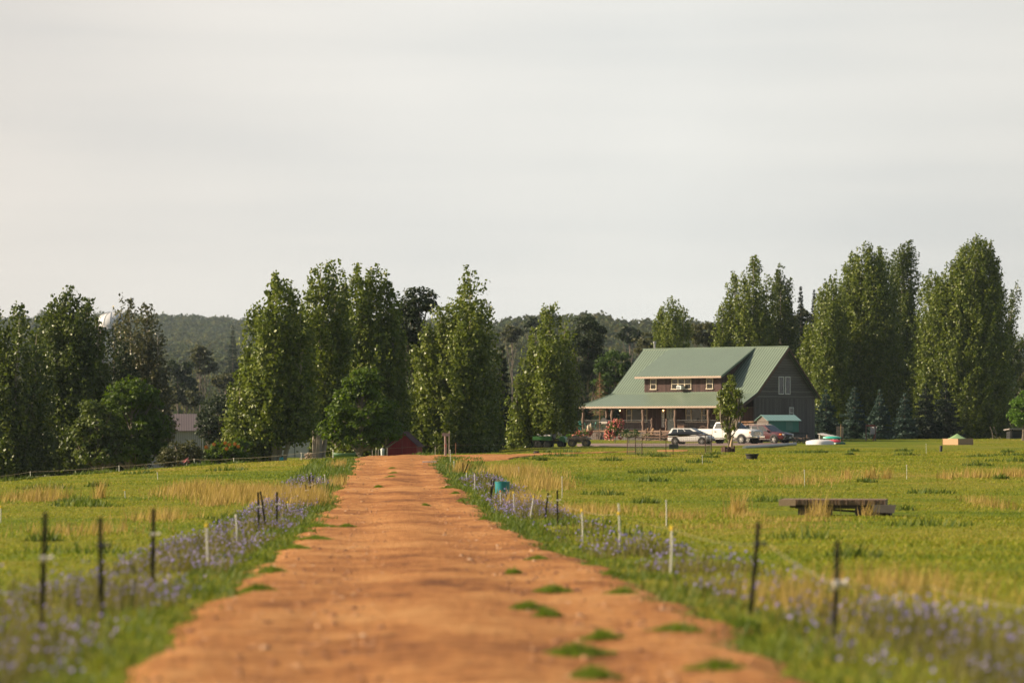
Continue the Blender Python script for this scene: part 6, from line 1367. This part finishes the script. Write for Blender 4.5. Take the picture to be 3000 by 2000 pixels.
c=hit(1573,1474); t=thing('purple_handle','small purple gate handle hanging on the rope right of the leaning white post','handle',Vector((X(1570.5,c.y+1.5),c.y+1.5,Z(1459,c.y+1.5)))); mb=MB(); mb.lathe([(0,-.09),(.022,-.085),(.026,0),(.022,.07),(.010,.09),(0,.09)],(0,0,0),10); mb.build('grip',plain('purple_grip',(.13,.03,.11),.5,.15,6),t,smooth=True)
c=hit(2776-20,1322); t=thing('dark_post_stub','short dark post stub in the grass left of the plywood pen','post',c); mb=MB(); mb.tube([(0,0,-.1),(.02,0,.36)],.09,7); mb.build('stub',plain('dark_stub',(.05,.05,.055),.8,.3,6),t)
# far left fence of two ropes
far=[(89,1380,1405.5),(221,1379,1393),(302,1367.5,1392),(349,1363,1388),(569,1343,1367),(685,1341,1367.5),(883,1325,1345),(976,1316,1342)]
FT=[]
for i,(px,a_,b_) in enumerate(far):
    Yf=215-45*(px/930); p=at(px,Yf); zt=Z(a_,Yf); 
    t=thing('fence_post','white post %s, rope fence before the left trees'%(['at the left end','second from the left','thick and grey','third tall one','right of the pink umbrella','by the sunflower bush','by the picnic table','nearest the drive\'s crest'][i]),'fence post',p,0,'posts of the rope fence before the left trees')
    mb=MB(); mb.tube([(0,0,-.2),(0,0,zt-p.z)],.022 if i!=2 else .05,7); mb.build('post',M['wpost'] if i!=2 else M['bark'],t,smooth=True)
    mb=MB(); mb.lathe([(0,-.03),(.03,-.02),(.03,.02),(0,.03)],(0,-.02,zt-p.z-.03),8); mb.build('insulator',M['porc'],t); FT.append(Vector((p.x,p.y-.03,zt-.03)))
def rope(pts,label,sag=.06,r=.010,mat=None,seg=12):
    t=[];P=[]
    for a,b in zip(pts[:-1],pts[1:]):
        for i in range(seg): f=i/seg; q=a.lerp(b,f); q.z-=sag*4*f*(1-f); P.append(q)
    P.append(pts[-1]); o=P[0]; mb=MB(); mb.tube([p-o for p in P],r*.34,5); ob=mb.build('fence_rope',mat or M['rope'],None,smooth=True); ob.location=o
    return tag(ob,label,'rope',None)
M['rope']=plain('poly_rope',(.26,.22,.14),.7,.2,20)
ends=[Vector((X(-60,217),217,Z(1400,217)))]
endr=[Vector((X(1052,166),166,Z(1317,166)))]
up=[FT[i] for i in (0,3,4,5,6,7)]
rope(ends+up+[Vector((X(1303,172),172,Z(1302,172)))],'upper rope of the fence running along the front of the left trees',.05,.013)
rope([p-Vector((0,0,.30+.0*i)) for i,p in enumerate(ends+up)],'lower rope of the fence running along the front of the left trees',.05,.012)
rope([Vector((X(1303,172),172,Z(1302,172))),at(1440,196)*1+Vector((0,0,Z(1303,196)-at(1440,196).z)),Vector((X(1560,240),240,Z(1306.5,240)))],'thin wire leading right from the notice post past the dark spruces',.02,.010)
R_=TOPS
rope([R_[k] for k in ('R9','R8')],'slack rope from the straight white post to the leaning white post',.05,.008)
rope([R_[k] for k in ('R7','R6')],'short rope joining the black pair right of the drive',.10,.008)
rope([R_[k] for k in ('R6','R5','R4')],'sagging rope from the black pair to the tall white post',.05,.008)
rope([R_['R4'],Vector((X(1905,60),60,Z(1535,60))),R_['R3']],'rope running from the tall white post towards the nearest yellow-capped post',.02,.008)
rope([R_['R3'],R_['R1']],'faint rope from the nearest yellow-capped post to the leaning black post',.05,.007)
rope([R_['R1']+Vector((.10,0,0)),R_['R2'],Vector((X(2720,27.5),27.5,Z(1716,27.5))),Vector((X(3150,24.5),24.5,Z(1800,24.5)))],'near rope slanting from the leaning black post through the nearest post on the right',.03,.008)
# grass patches growing in the drive
PA=[(1576,1650,75),(1502,1690,55),(1616,1745,115),(1549,1800,110),(1605,1820,85),(1826,1755,100),(1763,1888,115),(1690,1935,195),(1735,2005,150),(1420,1529,48),(1795,1697,60),(1989,1866,165),(2100,1985,180),(2180,1850,100),(795,1688,92),(762,1742,108),(935,1550,120),(865,1616,105),(925,1588,100),(1015,1549,50),(1150,1377,34),(1153,1391,40),(1147,1402,44),(1312,1434,42),(1335,1451,34),(1353,1473,36),(1110,1431,30),(1245,1486,30)]
order=sorted(range(len(PA)),key=lambda i:-PA[i][1]); words=['nearest','second nearest','third nearest','fourth nearest','fifth nearest','sixth nearest','seventh nearest','eighth nearest','ninth nearest','tenth nearest','eleventh nearest','twelfth nearest','thirteenth nearest','fourteenth nearest','fifteenth nearest']
cnt={'right':0,'left':0,'top':0}
for i in order:
    px,py,wp=PA[i]; c=hit(px,py); rad=wp*.5/F*c.y*1.08; n=int(900*rad*rad*3.14*4)+260; r=np.random.default_rng(400+i)
    a=r.uniform(0,6.28,n); q=r.uniform(0,1,n)**.6; e=1+.16*np.sin(a*3+i)+.08*np.sin(a*5+2*i); x=np.cos(a)*q*rad*e; y=np.sin(a)*q*rad*1.25*e
    k='top' if py<1520 else ('left' if px<1250 else 'right'); w_=words[cnt[k]]; cnt[k]+=1
    lb={'right':'%s grass tuft growing in the right half of the dirt drive','left':'%s grass tuft growing along the left edge of the dirt drive','top':'%s of the small grass tufts on the far stretch of the dirt drive'}[k]%w_
    h=(.045+.055*r.uniform(0,1,n))*(1.1-q); w=.006+.00012*c.y; zz=ground(c.x+x,c.y+y)-c.z+.045+dirt_h(c.x+x,c.y+y)*.8
    la=r.uniform(0,6.28,n); V=np.empty((n,3,3)); ca,sa=np.cos(a*7),np.sin(a*7)
    V[:,0]=np.stack([x-ca*w,y-sa*w,zz],1);V[:,1]=np.stack([x+ca*w,y+sa*w,zz],1);V[:,2]=np.stack([x+np.cos(la)*h*.6,y+np.sin(la)*h*.6,zz+h],1)
    o=np_mesh('grass_tuft',V.reshape(-1,3),np.arange(3*n).reshape(n,3),M['tuft']); o.location=c; tag(o,lb,'grass tuft','grass tufts growing in the dirt drive')

straw([(1352,1374,26,1.2,260,.42),(1345,1385,22,1.0,120,.36)],157,'dry_grass','bleached weed heads on the right verge just below the crest')
straw([(985,1372,28,1.5,200,.4),(1000,1366,20,1.0,90,.4)],159,'dry_grass','reddish brown dry weeds on the left verge just below the crest')
